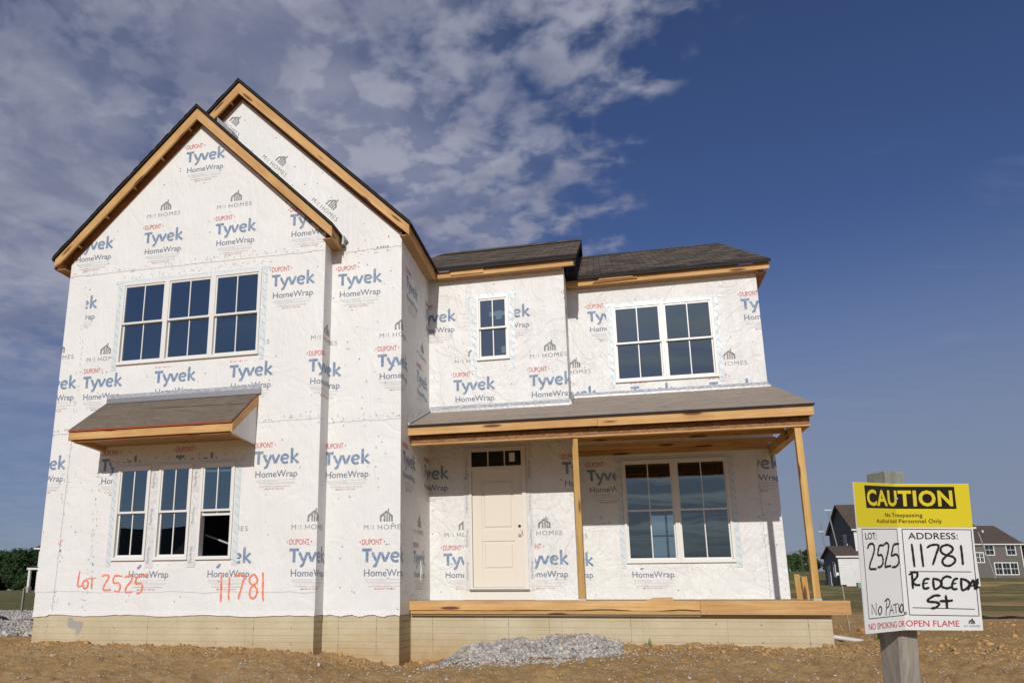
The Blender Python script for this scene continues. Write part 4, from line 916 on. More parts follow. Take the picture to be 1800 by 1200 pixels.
m = MB(); m.box(6.17, 6.26, 3.22, 3.26, .2, .66, 'lumber_along_z'); m.box(6.275, 6.36, 3.18, 3.22, .2, .62, 'lumber_along_z'); m.box(6.42, 6.46, 3.2, 3.24, -.1, .45, 'weathered_timber'); part(m, 'loose_board') if False else None
# foundation
m = MB(); m.box(XA0+.012, XA1-.012, YA+.012, YB+.2, -1.5, -.002, 'cast_concrete'); part(m, 'foundation_wall')
def side_face(mb, x, y0, y1, z0, z1): mb.face([(x, y0, z0), (x, y1, z0), (x, y1, z1), (x, y0, z1)], 'cast_concrete_side')
m = MB(); side_face(m, XA1-.009, YA+.013, YB+.01, -1.5, -.003); part(m, 'foundation_wall')
m = MB(); m.box(XA1-.3, XB-.012, YB+.014, 1.5, -1.5, -.002, 'cast_concrete'); part(m, 'foundation_wall')
m = MB(); side_face(m, XB-.009, YB+.015, 1.2, -1.5, -.003); part(m, 'foundation_wall')
m = MB(); m.box(XB-.008, 6.11, 1.006, 1.26, -1.5, -.024, 'cast_concrete'); part(m, 'foundation_wall')
m = MB(); m.box(XA0+.012, XA0+.2, .6, YBACK, -1.5, -.004, 'cast_concrete'); m.box(5.9, 6.105, 1.27, YBACK, -1.5, -.024, 'cast_concrete'); m.box(XA0+.21, 5.89, YBACK-.25, YBACK, -1.5, -.004, 'cast_concrete'); part(m, 'foundation_wall')
for (xa, xb, y, zs_) in ((XA0+.3, XA1-.2, YA+.012, (-.2, -.42)), (XA1+.25, -.15, YB+.014, (-.2, -.45)), (.35, 6.0, 1.006, (-.14, -.38))):
    x = xa; m = MB()
    while x < xb:
        for z in zs_: zz_ = z+random.uniform(-.01, .01); m.face([(x+.009*math.cos(k*1.05), y-.0015, zz_+.016*math.sin(k*1.05)) for k in range(6)], 'tie_rust')
        if random.random() < .6: m.face([(x-.002, y-.0013, -.60), (x+.003, y-.0013, -.60), (x+.003, y-.0013, -.03), (x-.002, y-.0013, -.03)], 'tie_rust')
        x += random.choice((.61, .62, 1.20))
    part(m, 'form_tie_marks')
# patch of grey cement on the left
m = MB()
P = [(-5.52, -.06), (-5.44, -.04), (-5.40, -.10), (-5.22, -.12), (-5.26, -.26), (-5.33, -.33), (-5.36, -.22), (-5.50, -.20)]
m.face([(a, .0085, b) for a, b in P], 'masonry_stone'); part(m, 'cement_patch')
# wrap edge hanging a little loose over the foundation
m = MB()
for (x0, x1, y) in ((XA0, XA1, YA), (XA1+.01, XB, YB)):
    n = 60; X = [x0+(x1-x0)*i/n for i in range(n+1)]; Z = [-.012+.012*math.sin(i*.37)+random.gauss(0, .004)-(.03 if (x0 < -5 and i < 4) else 0) for i in range(n+1)]
    for i in range(n): m.hexa([(X[i], y-.012+random.gauss(0, .001), Z[i]), (X[i+1], y-.012, Z[i+1]), (X[i+1], y-.004, Z[i+1]), (X[i], y-.004, Z[i]), (X[i], y-.006, .05), (X[i+1], y-.006, .05), (X[i+1], y-.001, .05), (X[i], y-.001, .05)], 'house_wrap')
part(m, 'wrap_edge')
m = MB(); m.box(.012, .02, 1.62, 1.70, .62, .78, 'sticker'); m.box(.002, .012, 1.58, 1.74, .52, .86, 'white_tape'); part(m, 'outlet_box')

# ------------------------------------------------------------------ loose boards beside the porch
for nm, x, y, w, z1, lab in (('timber_board', 6.19, 3.26, .085, .61, 'taller pale board leaning upright at the right house corner'), ('timber_board', 6.29, 3.20, .085, .57, 'shorter pale board standing just outside the taller one at the house corner')):
    m = MB(); m.beam((x+.04, y, gz(x, y)-.05), (x, y-.01, z1), .04, w, 'lumber_along_z', up=(1, 0, 0)); o = m.build(nm, base=(x, y, -.5)); tag(o, lab, 'board', 'boards standing at the right corner of the house')

# ------------------------------------------------------------------ stones
ICO_V = []; ph = (1+5**.5)/2
for a, b in ((-1, ph), (1, ph), (-1, -ph), (1, -ph)): ICO_V.append((a, b, 0))
for a, b in ((-1, ph), (1, ph), (-1, -ph), (1, -ph)): ICO_V.append((0, a, b))
for a, b in ((ph, -1), (ph, 1), (-ph, -1), (-ph, 1)): ICO_V.append((a, 0, b))
ICO_V = np.array(ICO_V, float); ICO_V /= np.linalg.norm(ICO_V[0])
ICO_F = np.array([(0, 11, 5), (0, 5, 1), (0, 1, 7), (0, 7, 10), (0, 10, 11), (1, 5, 9), (5, 11, 4), (11, 10, 2), (10, 7, 6), (7, 1, 8), (3, 9, 4), (3, 4, 2), (3, 2, 6), (3, 6, 8), (3, 8, 9), (4, 9, 5), (2, 4, 11), (6, 2, 10), (8, 6, 7), (9, 8, 1)])
def stones(name, pos, size, mat, label, cat, flat=.65, jag=.28):
    n = len(pos); V = ICO_V[None]*(1+RNG.uniform(-jag, jag, (n, 12, 1))); V = V*np.stack([RNG.uniform(.8, 1.3, n), RNG.uniform(.7, 1.1, n), RNG.uniform(flat*.75, flat*1.25, n)], -1)[:, None]
    q = RNG.normal(size=(n, 4)); q[:, 3] *= 2; q[:, 0:2] *= .5; q /= np.linalg.norm(q, axis=1, keepdims=True); w, x, y, z = q[:, 2], q[:, 0], q[:, 1], q[:, 3]
    Rm = np.stack([1-2*(y*y+z*z), 2*(x*y-w*z), 2*(x*z+w*y), 2*(x*y+w*z), 1-2*(x*x+z*z), 2*(y*z-w*x), 2*(x*z-w*y), 2*(y*z+w*x), 1-2*(x*x+y*y)], -1).reshape(n, 3, 3)
    V = np.einsum('nij,nkj->nki', Rm, V)*np.asarray(size)[:, None, None]+pos[:, None]
    F = (ICO_F[None]+np.arange(n)[:, None, None]*12).reshape(-1, 3); me = bpy.data.meshes.new(name); base = pos.mean(0)
    me.vertices.add(n*12); me.vertices.foreach_set('co', (V-base).reshape(-1).astype(np.float32)); me.loops.add(F.size); me.loops.foreach_set('vertex_index', F.ravel().astype(np.int32))
    me.polygons.add(len(F)); me.polygons.foreach_set('loop_start', (np.arange(len(F))*3).astype(np.int32)); me.polygons.foreach_set('loop_total', np.full(len(F), 3, np.int32))
    me.materials.append(MAT[mat]); me.update(calc_edges=True); o = bpy.data.objects.new(name, me); COL.objects.link(o); o.location = base
    tag(o, label, cat, kind='stuff'); return o
def heap(x, y):   # gravel pile against the porch foundation
    a = np.clip(1-((x-1.98)/1.28)**2, 0, 1); b = np.clip(1-((y-.62)/1.25)**2*(y < .62)-0*(y >= .62), 0, 1)
    return .19*a**.7*b**1.1*(1+.05*np.sin(x*9)+.06*np.sin(x*5+1))
n = 13000; x = RNG.uniform(.65, 3.3, n); y = RNG.uniform(-.75, 1.0, n); h = heap(x, y)
k = h > .012+RNG.uniform(0, .015, n); x, y, h = x[k], y[k], h[k]; sz = np.exp(RNG.normal(-3.85, .38, len(x)))
gzv = ground_z(x, y); depth = RNG.uniform(0, 1, len(x))**3*.5
stones('gravel_pile', np.stack([x, y, gzv+h*(1-depth*.3)], -1), sz, 'gravel_stone', 'heap of grey crushed stone against the porch foundation', 'gravel')
n = 900; x = RNG.normal(2.0, .95, n); y = -.35-np.abs(RNG.normal(0, .38, n)); stones('gravel_spill', np.stack([x, y, ground_z(x, y)+.003], -1), np.exp(RNG.normal(-4.3, .35, n)), 'gravel_stone', 'loose stones spilled on the soil from the foot of the gravel heap', 'gravel')
n = 1500; t = RNG.uniform(0, 1, n); x = .95+t*1.75+RNG.normal(0, .06, n); y = -1.75+t*.95+RNG.normal(0, .09, n)*(1-abs(t-.5)); 
stones('gravel_strip', np.stack([x, y, ground_z(x, y)+.004], -1), RNG.uniform(.010, .024, n), 'gravel_stone', 'thin streak of grey gravel on the soil in front of the heap', 'gravel')
# bed of crushed stone beyond the left corner
n = 15000; y = RNG.uniform(.3, 1, n)**1.6*19-.2; lo = -7.55-(y-.3)*.92; x = lo+RNG.uniform(0, 1, n)*(1.9+y*.13); x = np.minimum(x, -6.35)
stones('gravel_bed', np.stack([x, y, ground_z(x, y)+RNG.uniform(.0, .09, n)], -1), RNG.uniform(.030, .062, n), 'gravel_stone', 'wide bed of grey crushed stone left of the house', 'gravel')
# loose pebbles and clods over the soil
n = 11000; x = RNG.uniform(-7.5, 9, n); y = RNG.uniform(-3.6, 1.0, n); k = ~((y > -.05) & (x < -1.2)) & ~((y > .3) & (x < 0)); x, y = x[k], y[k]; sz = np.exp(RNG.normal(-5.15, .5, len(x)))
stones('scattered_pebbles', np.stack([x, y, ground_z(x, y)+sz*.2], -1), sz, 'gravel_stone', 'pale pebbles scattered over the bare soil', 'pebbles')
n = 8000; x = RNG.uniform(-7, 9, n); y = -np.abs(RNG.normal(0, 1.0, n))+.05; y = np.where(x > 0, y+.95, y+np.where(x > -1.2, .35, 0)); sz = np.exp(RNG.normal(-4.75, .6, n))*np.clip(1.05+y*.25, .45, 1.1)
stones('soil_clods', np.stack([x, y, ground_z(x, y)+sz*.15], -1), sz, 'soil_clod', 'brown clods of dug soil along the foundation', 'soil', flat=.8, jag=.45)
n = 3000; x = RNG.uniform(6.5, 26, n); y = RNG.uniform(1, 16, n); sz = np.exp(RNG.normal(-3.9, .5, n))
stones('soil_clods', np.stack([x, y, ground_z(x, y)], -1), sz, 'soil_clod', 'brown clods of soil on the open lot right of the house', 'soil', flat=.7, jag=.35)

# small weeds
def weed(x, y, h, n, lab, seed):
    random.seed(seed); m = MB(); z0 = gz(x, y)-.02
    for i in range(n):
        an = random.uniform(0, 6.28); r = random.uniform(.01, .09)*h*2; hh = h*random.uniform(.5, 1); w = random.uniform(.004, .009)
        b = Vector((x+random.gauss(0, .02), y+random.gauss(0, .02), z0)); mid = b+Vector((math.cos(an)*r*.4, math.sin(an)*r*.4, hh*.6)); tp = b+Vector((math.cos(an)*r*1.5, math.sin(an)*r*1.5, hh)); sd = Vector((-math.sin(an), math.cos(an), 0))*w
        m.face([b-sd, b+sd, mid+sd, mid-sd], 'leaf_bright'); m.face([mid-sd, mid+sd, tp], 'leaf_bright')
    o = m.build('weed', base=(x, y, z0)); tag(o, lab, 'weed', 'weeds growing by the foundation')
weed(3.62, .80, .20, 6, 'thin green weed growing against the middle of the porch foundation', 1)
weed(7.02, 2.2, .42, 26, 'tall green weed beside the pale plastic pipe', 2)
weed(-2.6, -.25, .08, 10, 'tiny green sprout in the soil below the left wall', 3)
random.seed(11)
# drain pipe from the right corner
m = MB(); m.tube([(5.95, 2.0, -.32), (6.3, 1.9, -.34), (7.35, 2.3, -.50)], .032, 'pvc', 14); o = m.build('drain_pipe', base=(6.3, 1.9, -.4), smooth=True); tag(o, 'pale plastic drain pipe sloping from the right foundation corner into the soil', 'pipe')
# black silt fabric low on the ground
def silt(pts, h, lab):
    m = MB()
    P = []
    for i in range(len(pts)-1):
        for k in range(14):
            t = k/14; P.append((pts[i][0]+(pts[i+1][0]-pts[i][0])*t, pts[i][1]+(pts[i+1][1]-pts[i][1])*t+.08*math.sin(i*9+k*1.3)))
    P.append(pts[-1]); zz = [gz(*p) for p in P]; hh = [h*(.8+.2*math.sin(i*.5)+.15*math.sin(i*1.3+1)+.05*random.random()) for i in range(len(P))]
    for i in range(len(P)-1):
        a, b = P[i], P[i+1]; m.hexa([(a[0], a[1]-.06, zz[i]-.08), (b[0], b[1]-.06, zz[i+1]-.08), (b[0], b[1]+.06, zz[i+1]-.08), (a[0], a[1]+.06, zz[i]-.08), (a[0], a[1]-.03, zz[i]+hh[i]), (b[0], b[1]-.03, zz[i+1]+hh[i+1]), (b[0], b[1]+.03, zz[i+1]+hh[i+1]), (a[0], a[1]+.03, zz[i]+hh[i])], 'black_fabric')
    o = m.build('silt_fence', base=(*pts[0], gz(*pts[0]))); tag(o, lab, 'silt fence', 'strips of black silt fence on the ground')
silt([(-14.5, 7.3), (-12.2, 7.6), (-10.5, 7.2), (-8.5, 7.4)], .20, 'black silt fence strip sagging across the gravel left of the house')
silt([(12.4, 14.4), (15, 15.2), (18.5, 15.0), (24, 16.5)], .10, 'black silt fence strip along the dirt behind the caution sign')

# ------------------------------------------------------------------ caution sign on its post
TL, FT, TR, BL, FB, BR = [Vector(v) for v in ((4.117, -7.695, .757), (4.316, -7.527, .765), (4.613, -7.456, .764), (4.133, -7.552, .171), (4.329, -7.385, .180), (4.639, -7.310, .177))]
wL, wR, hS = .2591, .3122, .6021
sign = empty('caution_sign', (4.33, -7.4, gz(4.33, -7.25)), 'bent yellow and white caution board with handwritten lot number and address on the grey post', 'sign')
def s3(U, V, o):
    if U < wL: a = U/wL; Q = (TL, FT, FB, BL)
    else: a = (U-wL)/wR; Q = (FT, TR, BR, FB)
    b = V/hS; P = (Q[0]*(1-a)+Q[1]*a)*(1-b)+(Q[3]*(1-a)+Q[2]*a)*b
    n = (Q[1]-Q[0]).cross(Q[3]-Q[0]).normalized(); n = n if n.y < 0 else -n
    return P+n*o
m = MB()
def sheet(mb, U0, U1, V0, V1, o0, o1, mat, halves=((0, wL-1e-6), (wL+1e-6, wL+wR-1e-7))):
    for lo, hi in halves:
        a, b = max(U0, lo), min(U1, hi)
        if b-a < 1e-4: continue
        e = min(b, hi)
        mb.hexa([s3(a, V1, o0), s3(e, V1, o0), s3(e, V1, o1), s3(a, V1, o1), s3(a, V0, o0), s3(e, V0, o0), s3(e, V0, o1), s3(a, V0, o1)], mat)
sheet(m, 0, wL+wR, 0, hS, .0, -.004, 'sign_white')
sheet(m, 0.0005, wL+wR-.0005, .0005, .179, .0008, 0.0002, 'sign_yellow')
def flat(polys, mat, o, step=0.0):
    for i, p in enumerate(polys):
        for lo, hi in ((0.0005, wL-1e-6), (wL+1e-6, wL+wR-.0005)):
            q = cliprect(p, lo, hi, 0, hS)
            if q and abs(area(q)) > 1e-9: m.face([s3(a, b, o+i*step) for a, b in q], mat)
def stext(body, x, base, w, h, mat, o, off=0.0, sp=1.0):     # V grows downwards
    flat([[(a, 2*base-b) for a, b in p] for p in text(body, x, base, w, h, off, sp)], mat, o)
flat([[(.064, .011), (.509, .012), (.511, .103), (.067, .102)]], 'sign_black', .0012)
stext('CAUTION', .074, .0895, .424, .0620, 'sign_yellow', .0018, .032, 1.08)
stext('No Trespassing', .182, .1365, .184, .0165, 'sign_black', .0014, .012, 1.05); stext('Authorized Personnel Only', .123, .161, .322, .0165, 'sign_black', .0014, .012, 1.05)
stext('LOT:', .044, .227, .072, .026, 'sign_black', .0012, .008); stext('ADDRESS:', .299, .227, .206, .026, 'sign_black', .0012, .008)
stext('NO SMOKING OR', .019, .587, .234, .025, 'sign_red', .0012, .0); stext('OPEN FLAME', .262, .5865, .215, .025, 'sign_red', .0012, .0)
flat([[(a, -b) for a, b in p] for p in house_mark(.5275, -.575, .024)], 'sign_black', .0012); stext('M/I HOMES', .495, .5875, .066, .0075, 'sign_grey', .0012, 0, 1.1)
LINES = [[(.027,.186),(.252,.186)],[(.252,.186),(.256,.54)],[(.256,.54),(.025,.543)],[(.025,.543),(.027,.186)],[(.276,.186),(.562,.188)],[(.562,.188),(.56,.542)],[(.56,.542),(.279,.539)],[(.279,.539),(.276,.186)],[(.293,.36),(.546,.361)],[(.294,.509),(.545,.514)]]
for i, l in enumerate(LINES): flat(ribbon(l, .0028, sm=False, cap=False), 'sign_black', .0011+.00004*i)
MK = [[(.053,.262),(.063,.249),(.082,.244),(.094,.252),(.093,.271),(.079,.297),(.061,.323),(.056,.344),(.077,.346),(.098,.346)],[(.157,.252),(.132,.252),(.124,.26),(.114,.29),(.135,.29),(.144,.303),(.141,.325),(.125,.338),(.105,.339)],[(.162,.247),(.178,.242),(.188,.253),(.179,.282),(.162,.315),(.155,.339),(.172,.337),(.194,.336)],[(.256,.246),(.223,.25),(.211,.272),(.202,.294),(.231,.289),(.247,.3),(.246,.324),(.225,.339),(.198,.341)],
[(.311,.248),(.313,.289),(.315,.342)],[(.348,.248),(.349,.289),(.351,.341)],[(.374,.261),(.393,.251),(.421,.253),(.408,.289),(.39,.333)],[(.479,.261),(.459,.25),(.433,.258),(.429,.278),(.446,.291),(.476,.299),(.484,.316),(.461,.335),(.437,.332),(.432,.313),(.455,.291),(.475,.275),(.479,.261)],[(.513,.253),(.514,.288),(.514,.332)],
[(.302,.37),(.301,.398),(.301,.431)],[(.291,.372),(.307,.363),(.323,.365),(.321,.382),(.304,.401),(.313,.414),(.332,.415)],[(.37,.39),(.353,.391),(.344,.409),(.347,.43),(.368,.425)],[(.347,.409),(.363,.406)],[(.386,.39),(.388,.43),(.41,.422),(.42,.406),(.407,.393),(.384,.388)],[(.46,.384),(.444,.379),(.427,.387),(.417,.406),(.421,.422),(.442,.428),(.456,.422)],
[(.486,.388),(.473,.391),(.462,.411),(.463,.43),(.482,.43)],[(.465,.41),(.479,.406)],[(.5,.391),(.5,.433),(.52,.427),(.533,.408),(.518,.393),(.496,.389)],[(.525,.433),(.547,.395),(.552,.414),(.554,.433)],[(.534,.418),(.553,.415)],[(.560,.398),(.561,.431)],[(.556,.401),(.568,.391),(.568,.405),(.559,.414),(.568,.426)],
[(.407,.458),(.385,.458),(.357,.475),(.362,.483),(.391,.485),(.401,.494),(.386,.507),(.367,.51)],[(.431,.458),(.432,.485),(.432,.51)],[(.406,.48),(.432,.48),(.458,.477)]]
TH = [[(.046,.525),(.048,.485),(.073,.53),(.077,.481)],[(.101,.496),(.088,.51),(.092,.529),(.106,.521),(.109,.503),(.101,.496)],[(.134,.534),(.148,.471)],[(.132,.478),(.155,.468),(.166,.482),(.155,.5),(.14,.505)],[(.157,.533),(.175,.496),(.186,.53)],[(.163,.517),(.184,.515)],[(.186,.495),(.218,.49)],[(.202,.494),(.201,.53)],[(.223,.493),(.222,.527)],[(.242,.493),(.229,.509),(.233,.527),(.248,.519),(.25,.502),(.242,.493)]]
for i, st in enumerate(MK): flat(ribbon(st, .0088, jitter=.12), 'marker_black', .0017+.00012*i, .000004)
for i, st in enumerate(TH): flat(ribbon(st, .0052, sm=len(st) > 4, jitter=.1), 'marker_black', .0017+.0001*i, .000004)
bo = m.build('sign_board', sign, base=sign.location)
m = MB()
for U, V in ((.262, .06), (.262, .53)): p = s3(U, V, .004); m.tube([p, p+Vector((0, .012, 0))], .006, 'steel', 8)
m.build('nail', sign, base=sign.location, split=True)
# the post, turned so that one edge comes forward, leaning slightly
post = empty('timber_post', (4.33, -7.27, gz(4.33, -7.27)), 'square grey weathered timber post that carries the caution sign', 'post')
m = MB(); th = math.radians(27)
def ring(cx, cy, z, w):
    out = []
    for a, b in ((-1, -1), (1, -1), (1, 1), (-1, 1)):
        x, y = a*w/2, b*w/2; out.append((cx+x*math.cos(th)-y*math.sin(th), cy+x*math.sin(th)+y*math.cos(th), z))
    return out
# the front corner lies behind the fold of the board
def axis(z): t = (z-.18)/.6; return (4.322+.5*(.0+(-.013)*t*2)+.012, -7.275-.142*t+.0)
rings = [ring(*axis(z), z, .100) for z in (-1.5, -.4, .18, .5, .70)]
i0 = 0
for rg in rings: m.v.extend(rg)
for k in range(len(rings)-1):
    for j in range(4): m.f.append((k*4+j, k*4+(j+1) % 4, k*4+4+(j+1) % 4, k*4+4+j)); m.m.append(m.mi('weathered_timber'))
tops = ring(*axis(.825), .825, .098); L = len(m.v); m.v.extend(tops)
for j in range(4): a = 16+j; b = 16+(j+1) % 4; m.f.append((a, b, L+(j+1) % 4, L+j)); m.m.append(m.mi('green_timber_end'))
m.f.append((L, L+1, L+2, L+3)); m.m.append(m.mi('green_timber_end'))
m.build('post_timber', post, base=post.location, bevel=.004)

# ------------------------------------------------------------------ far houses
def wall_quad(m, a, b, z0, z1, mat): m.face([(*a, z0), (*b, z0), (*b, z1), (*a, z1)], mat)
def far_window(par, o, u, n, s0, s1, z0, z1, mull=0, rail=True, name='window', fw=.10):
    """o origin, u along the wall, n outward"""
    P = lambda s_, z, d: (o[0]+u[0]*s_+n[0]*d, o[1]+u[1]*s_+n[1]*d, z)
    m = MB(); bx = lambda a0, a1, b0, b1, d0, d1, mat, mm: mm.hexa([P(a0, b0, d1), P(a1, b0, d1), P(a1, b0, d0), P(a0, b0, d0), P(a0, b1, d1), P(a1, b1, d1), P(a1, b1, d0), P(a0, b1, d0)], mat)
    bx(s0, s0+fw, z0, z1, 0, .06, 'vinyl_white', m); bx(s1-fw, s1, z0, z1, 0, .06, 'vinyl_white', m); bx(s0+fw, s1-fw, z0, z0+fw, 0, .06, 'vinyl_white', m); bx(s0+fw, s1-fw, z1-fw, z1, 0, .06, 'vinyl_white', m)
    for k in range(mull): c = s0+(s1-s0)*(k+1)/(mull+1); bx(c-.07, c+.07, z0+fw, z1-fw, 0, .055, 'vinyl_white', m)
    bx(s0+fw, s1-fw, (z0+z1)/2-.03, (z0+z1)/2+.03, 0, .05, 'vinyl_white', m)
    for k in range(mull+1):
        c = s0+(s1-s0)*(k+.5)/(mull+1); bx(c-.015, c+.015, z0+fw, z1-fw, 0, .045, 'vinyl_white', m)
    w = m.build(name, par, base=(*P(s0, 0, 0)[:2], z0)); g = MB(); bx(s0+fw, s1-fw, z0+fw, z1-fw, .005, .03, 'dark_glass', g); g.build('pane', w, base=(*P(s0, 0, 0)[:2], z0)); return w
def prism_house(root, o, ang, W, D, z0, eave, ridge, wallmat, roofmat, along=True, hip=(0, 0), over=.35, wrapside=None):
    """box with a gable or hip roof; local u along W, v along D; ridge runs along u"""
    u = Vector((math.cos(ang), math.sin(ang))); v = Vector((-math.sin(ang), math.cos(ang))); O = Vector(o)
    P = lambda a, b, z: (*(O+u*a+v*b), z)
    m = MB(); m.face([P(0, 0, z0), P(W, 0, z0), P(W, 0, eave), P(0, 0, eave)], wrapside or wallmat); m.face([P(W, D, z0), P(0, D, z0), P(0, D, eave), P(W, D, eave)], wallmat)
    def endw(a, h):
        q = [P(a, 0, z0), P(a, D, z0), P(a, D, eave)]+([P(a, D/2, ridge-.12)] if h == 0 else [])+[P(a, 0, eave)]; m.face(q if a > 0 else q[::-1], wallmat)
    endw(0, hip[0]); endw(W, hip[1]); m.build('wall', root, base=root.location)
    m = MB(); x0, x1 = (-over, W+over); r0, r1 = (x0 if hip[0] == 0 else hip[0]), (x1 if hip[1] == 0 else W-hip[1]); k = (ridge-eave)/(D/2); ez = eave-over*k
    A, B, C_, Dd = P(x0, -over, ez), P(x1, -over, ez), P(x1, D+over, ez), P(x0, D+over, ez); R0, R1 = P(r0, D/2, ridge), P(r1, D/2, ridge)
    m.slab([A, B, R1, R0], (0, 0, -.16), roofmat); m.slab([R0, R1, C_, Dd], (0, 0, -.16), roofmat)
    if hip[1]: m.face([B, C_, R1], roofmat)
    if hip[0]: m.face([Dd, A, R0], roofmat)
    m.build('roof', root, base=root.location)
    m = MB(); q0 = Vector(P(x0, -over-.02, ez-.10)); q1 = Vector(P(x1, -over-.02, ez-.10)); m.beam(q0, q1, .06, .16, 'vinyl_white'); m.build('gutter', root, base=root.location)
    return P, u, v
# slate house: gable end towards us on its left, front in white wrap to the right

gL = Vector((27.9, 86.8)); gR = Vector((28.4, 79.1)); gvec = (gL-gR); Dp = gvec.length; vv = gvec.normalized(); ang = math.atan2(-vv.x, vv.y)
zb = .95; h1 = empty('house', (*gR, zb), 'slate grey house with white wrapped front, half hidden by the caution sign', 'house')
P, u, v = prism_house(h1, gR, ang, 11.5, Dp, zb-.6, 6.95, 9.75, 'siding_slate', 'far_roof', wrapside='siding_white', over=.3)
far_window(h1, P(0, 0, 0)[:2], v, -u, 2.2, 3.1, 4.9, 6.3, 0)
far_window(h1, P(0, 0, 0)[:2], u, -v, 1.6, 2.6, 4.4, 5.9, 0)
# lower wing standing forward of the gable end
o2 = Vector(gR)+Vector((-.3, -1.3)); 
P2, u2, v2 = prism_house(h1, (Vector(gR)-u*2.2-v*.9), ang, 4.0, 4.5, zb-.6, 4.0, 5.05, 'siding_slate', 'far_roof', wrapside='siding_white', over=.25)
far_window(h1, P2(0, 0, 0)[:2], v2, -u2, 1.0, 1.6, 1.7, 3.3, 0, fw=.08)
m = MB(); m.hexa([P2(-.05, 2.7, .75), P2(0, 2.7, .75), P2(0, 3.6, .75), P2(-.05, 3.6, .75), P2(-.05, 2.7, 2.9), P2(0, 2.7, 2.9), P2(0, 3.6, 2.9), P2(-.05, 3.6, 2.9)], 'siding_pale_grey'); m.build('door', h1, base=h1.location)
m = MB(); m.hexa([P2(-.07, 2.6, .75), P2(0, 2.6, .75), P2(0, 2.7, .75), P2(-.07, 2.7, .75), P2(-.07, 2.6, 3.0), P2(0, 2.6, 3.0), P2(0, 2.7, 3.0), P2(-.07, 2.7, 3.0)], 'vinyl_white'); m.build('door_frame', h1, base=h1.location)
# brown house on the right
o3 = Vector((50.6, 113.3)); a3 = math.atan2(115.2-113.4, 60.4-53.7); zb3 = 1.7
h2 = empty('house', (*o3, zb3), 'brown two-storey house with white windows, right of the caution sign', 'house')
P3, u3, v3 = prism_house(h2, o3, a3, 10.0, 9.5, zb3-.9, 6.95, 9.75, 'siding_brown', 'far_roof', hip=(0, 0), over=.30)
fw = lambda s0, s1, z0, z1, mu: far_window(h2, P3(0, 0, 0)[:2], u3, -v3, s0, s1, z0, z1, mu, fw=.13)
fw(4.6, 6.05, 5.1, 6.7, 0); fw(7.75, 9.2, 5.1, 6.7, 0); fw(5.65, 9.15, 2.35, 4.15, 2); fw(3.1, 4.4, 4.05, 5.6, 1)
m = MB()
for a in (5.6, 8.0): b = Vector(P3(a-1.2, 2.6, 8.55)); m.tube([b, b+Vector((0, 0, .35))], .13, 'vinyl_white', 8)
m.build('roof_vent', h2, base=h2.location, split=True)
m = MB(); m.beam(P3(9.97, -.06, zb3-.4), P3(9.97, -.06, 6.8), .12, .12, 'vinyl_white', up=(1, 0, 0)); m.build('corner_board', h2, base=h2.location)
m = MB(); q = P3(0, -.03, 0); m.hexa([P3(-.1, -.05, zb3-1), P3(10.1, -.05, zb3-1), P3(10.1, .05, zb3-1), P3(-.1, .05, zb3-1), P3(-.1, -.05, zb3+.1), P3(10.1, -.05, zb3+.1), P3(10.1, .05, zb3+.1), P3(-.1, .05, zb3+.1)], 'masonry_stone'); m.build('foundation_wall', h2, base=h2.location)
# white house with porch peeping out left of the wrapped house
o4 = Vector((-66.9, 71.0)); zb4 = .55
h3 = empty('house', (*o4, zb4), 'white house with a columned porch peeping past the left corner of the wrapped house', 'house')
P4, u4, v4 = prism_house(h3, o4, math.radians(14), 9, 9, zb4-.6, 6.15, 8.9, 'siding_white', 'far_roof_dark', hip=(3.5, 3.5), over=.45)
m = MB(); 
for a in (0, 1): pass
m.slab([P4(-1.1, -.4, 3.5), P4(3.2, -.4, 3.5), P4(3.2, 3.4, 4.2), P4(-.05, 3.4, 4.2)], (0, 0, -.18), 'far_roof_dark'); m.build('porch_roof', h3, base=h3.location)
m = MB(); m.beam(P4(-1.05, -.38, 3.30), P4(3.2, -.38, 3.30), .1, .22, 'vinyl_white'); m.beam(P4(-1.05, -.35, 3.3), P4(-.02, 3.3, 3.5), .1, .3, 'vinyl_white'); m.build('porch_beam', h3, base=h3.location)
for a in (-.75, 1.6):
    m = MB(); m.beam(P4(a, -.2, 1.1), P4(a, -.2, 3.22), .26, .26, 'vinyl_white', up=(1, 0, 0)); q = m.build('porch_column', h3, base=h3.location)
    m = MB(); m.beam(P4(a, -.2, zb4-.5), P4(a, -.2, 1.1), .5, .5, 'masonry_stone', up=(1, 0, 0)); m.build('column_base', h3, base=h3.location)
# houses across the street behind the viewer, seen only as reflections
for k, (x, y, an, wm, lab) in enumerate(((-52, -72, 12, 'siding_pale_grey', 'pale grey house across the street, mirrored in the lower left windows'), (-30, -76, 4, 'siding_white', 'white house across the street, mirrored beside the pale grey one'))):
    h = empty('house', (x, y, -1.1), lab, 'house'); Pk, uk, vk = prism_house(h, (x, y), math.radians(an), 13, 10, -1.6, 4.6, 7.6, wm, 'far_roof_dark', over=.4)
    for s_ in (2.0, 5.5, 9.0): far_window(h, Pk(0, 10, 0)[:2], uk, vk, s_, s_+1.5, 2.4, 4.0, 0)
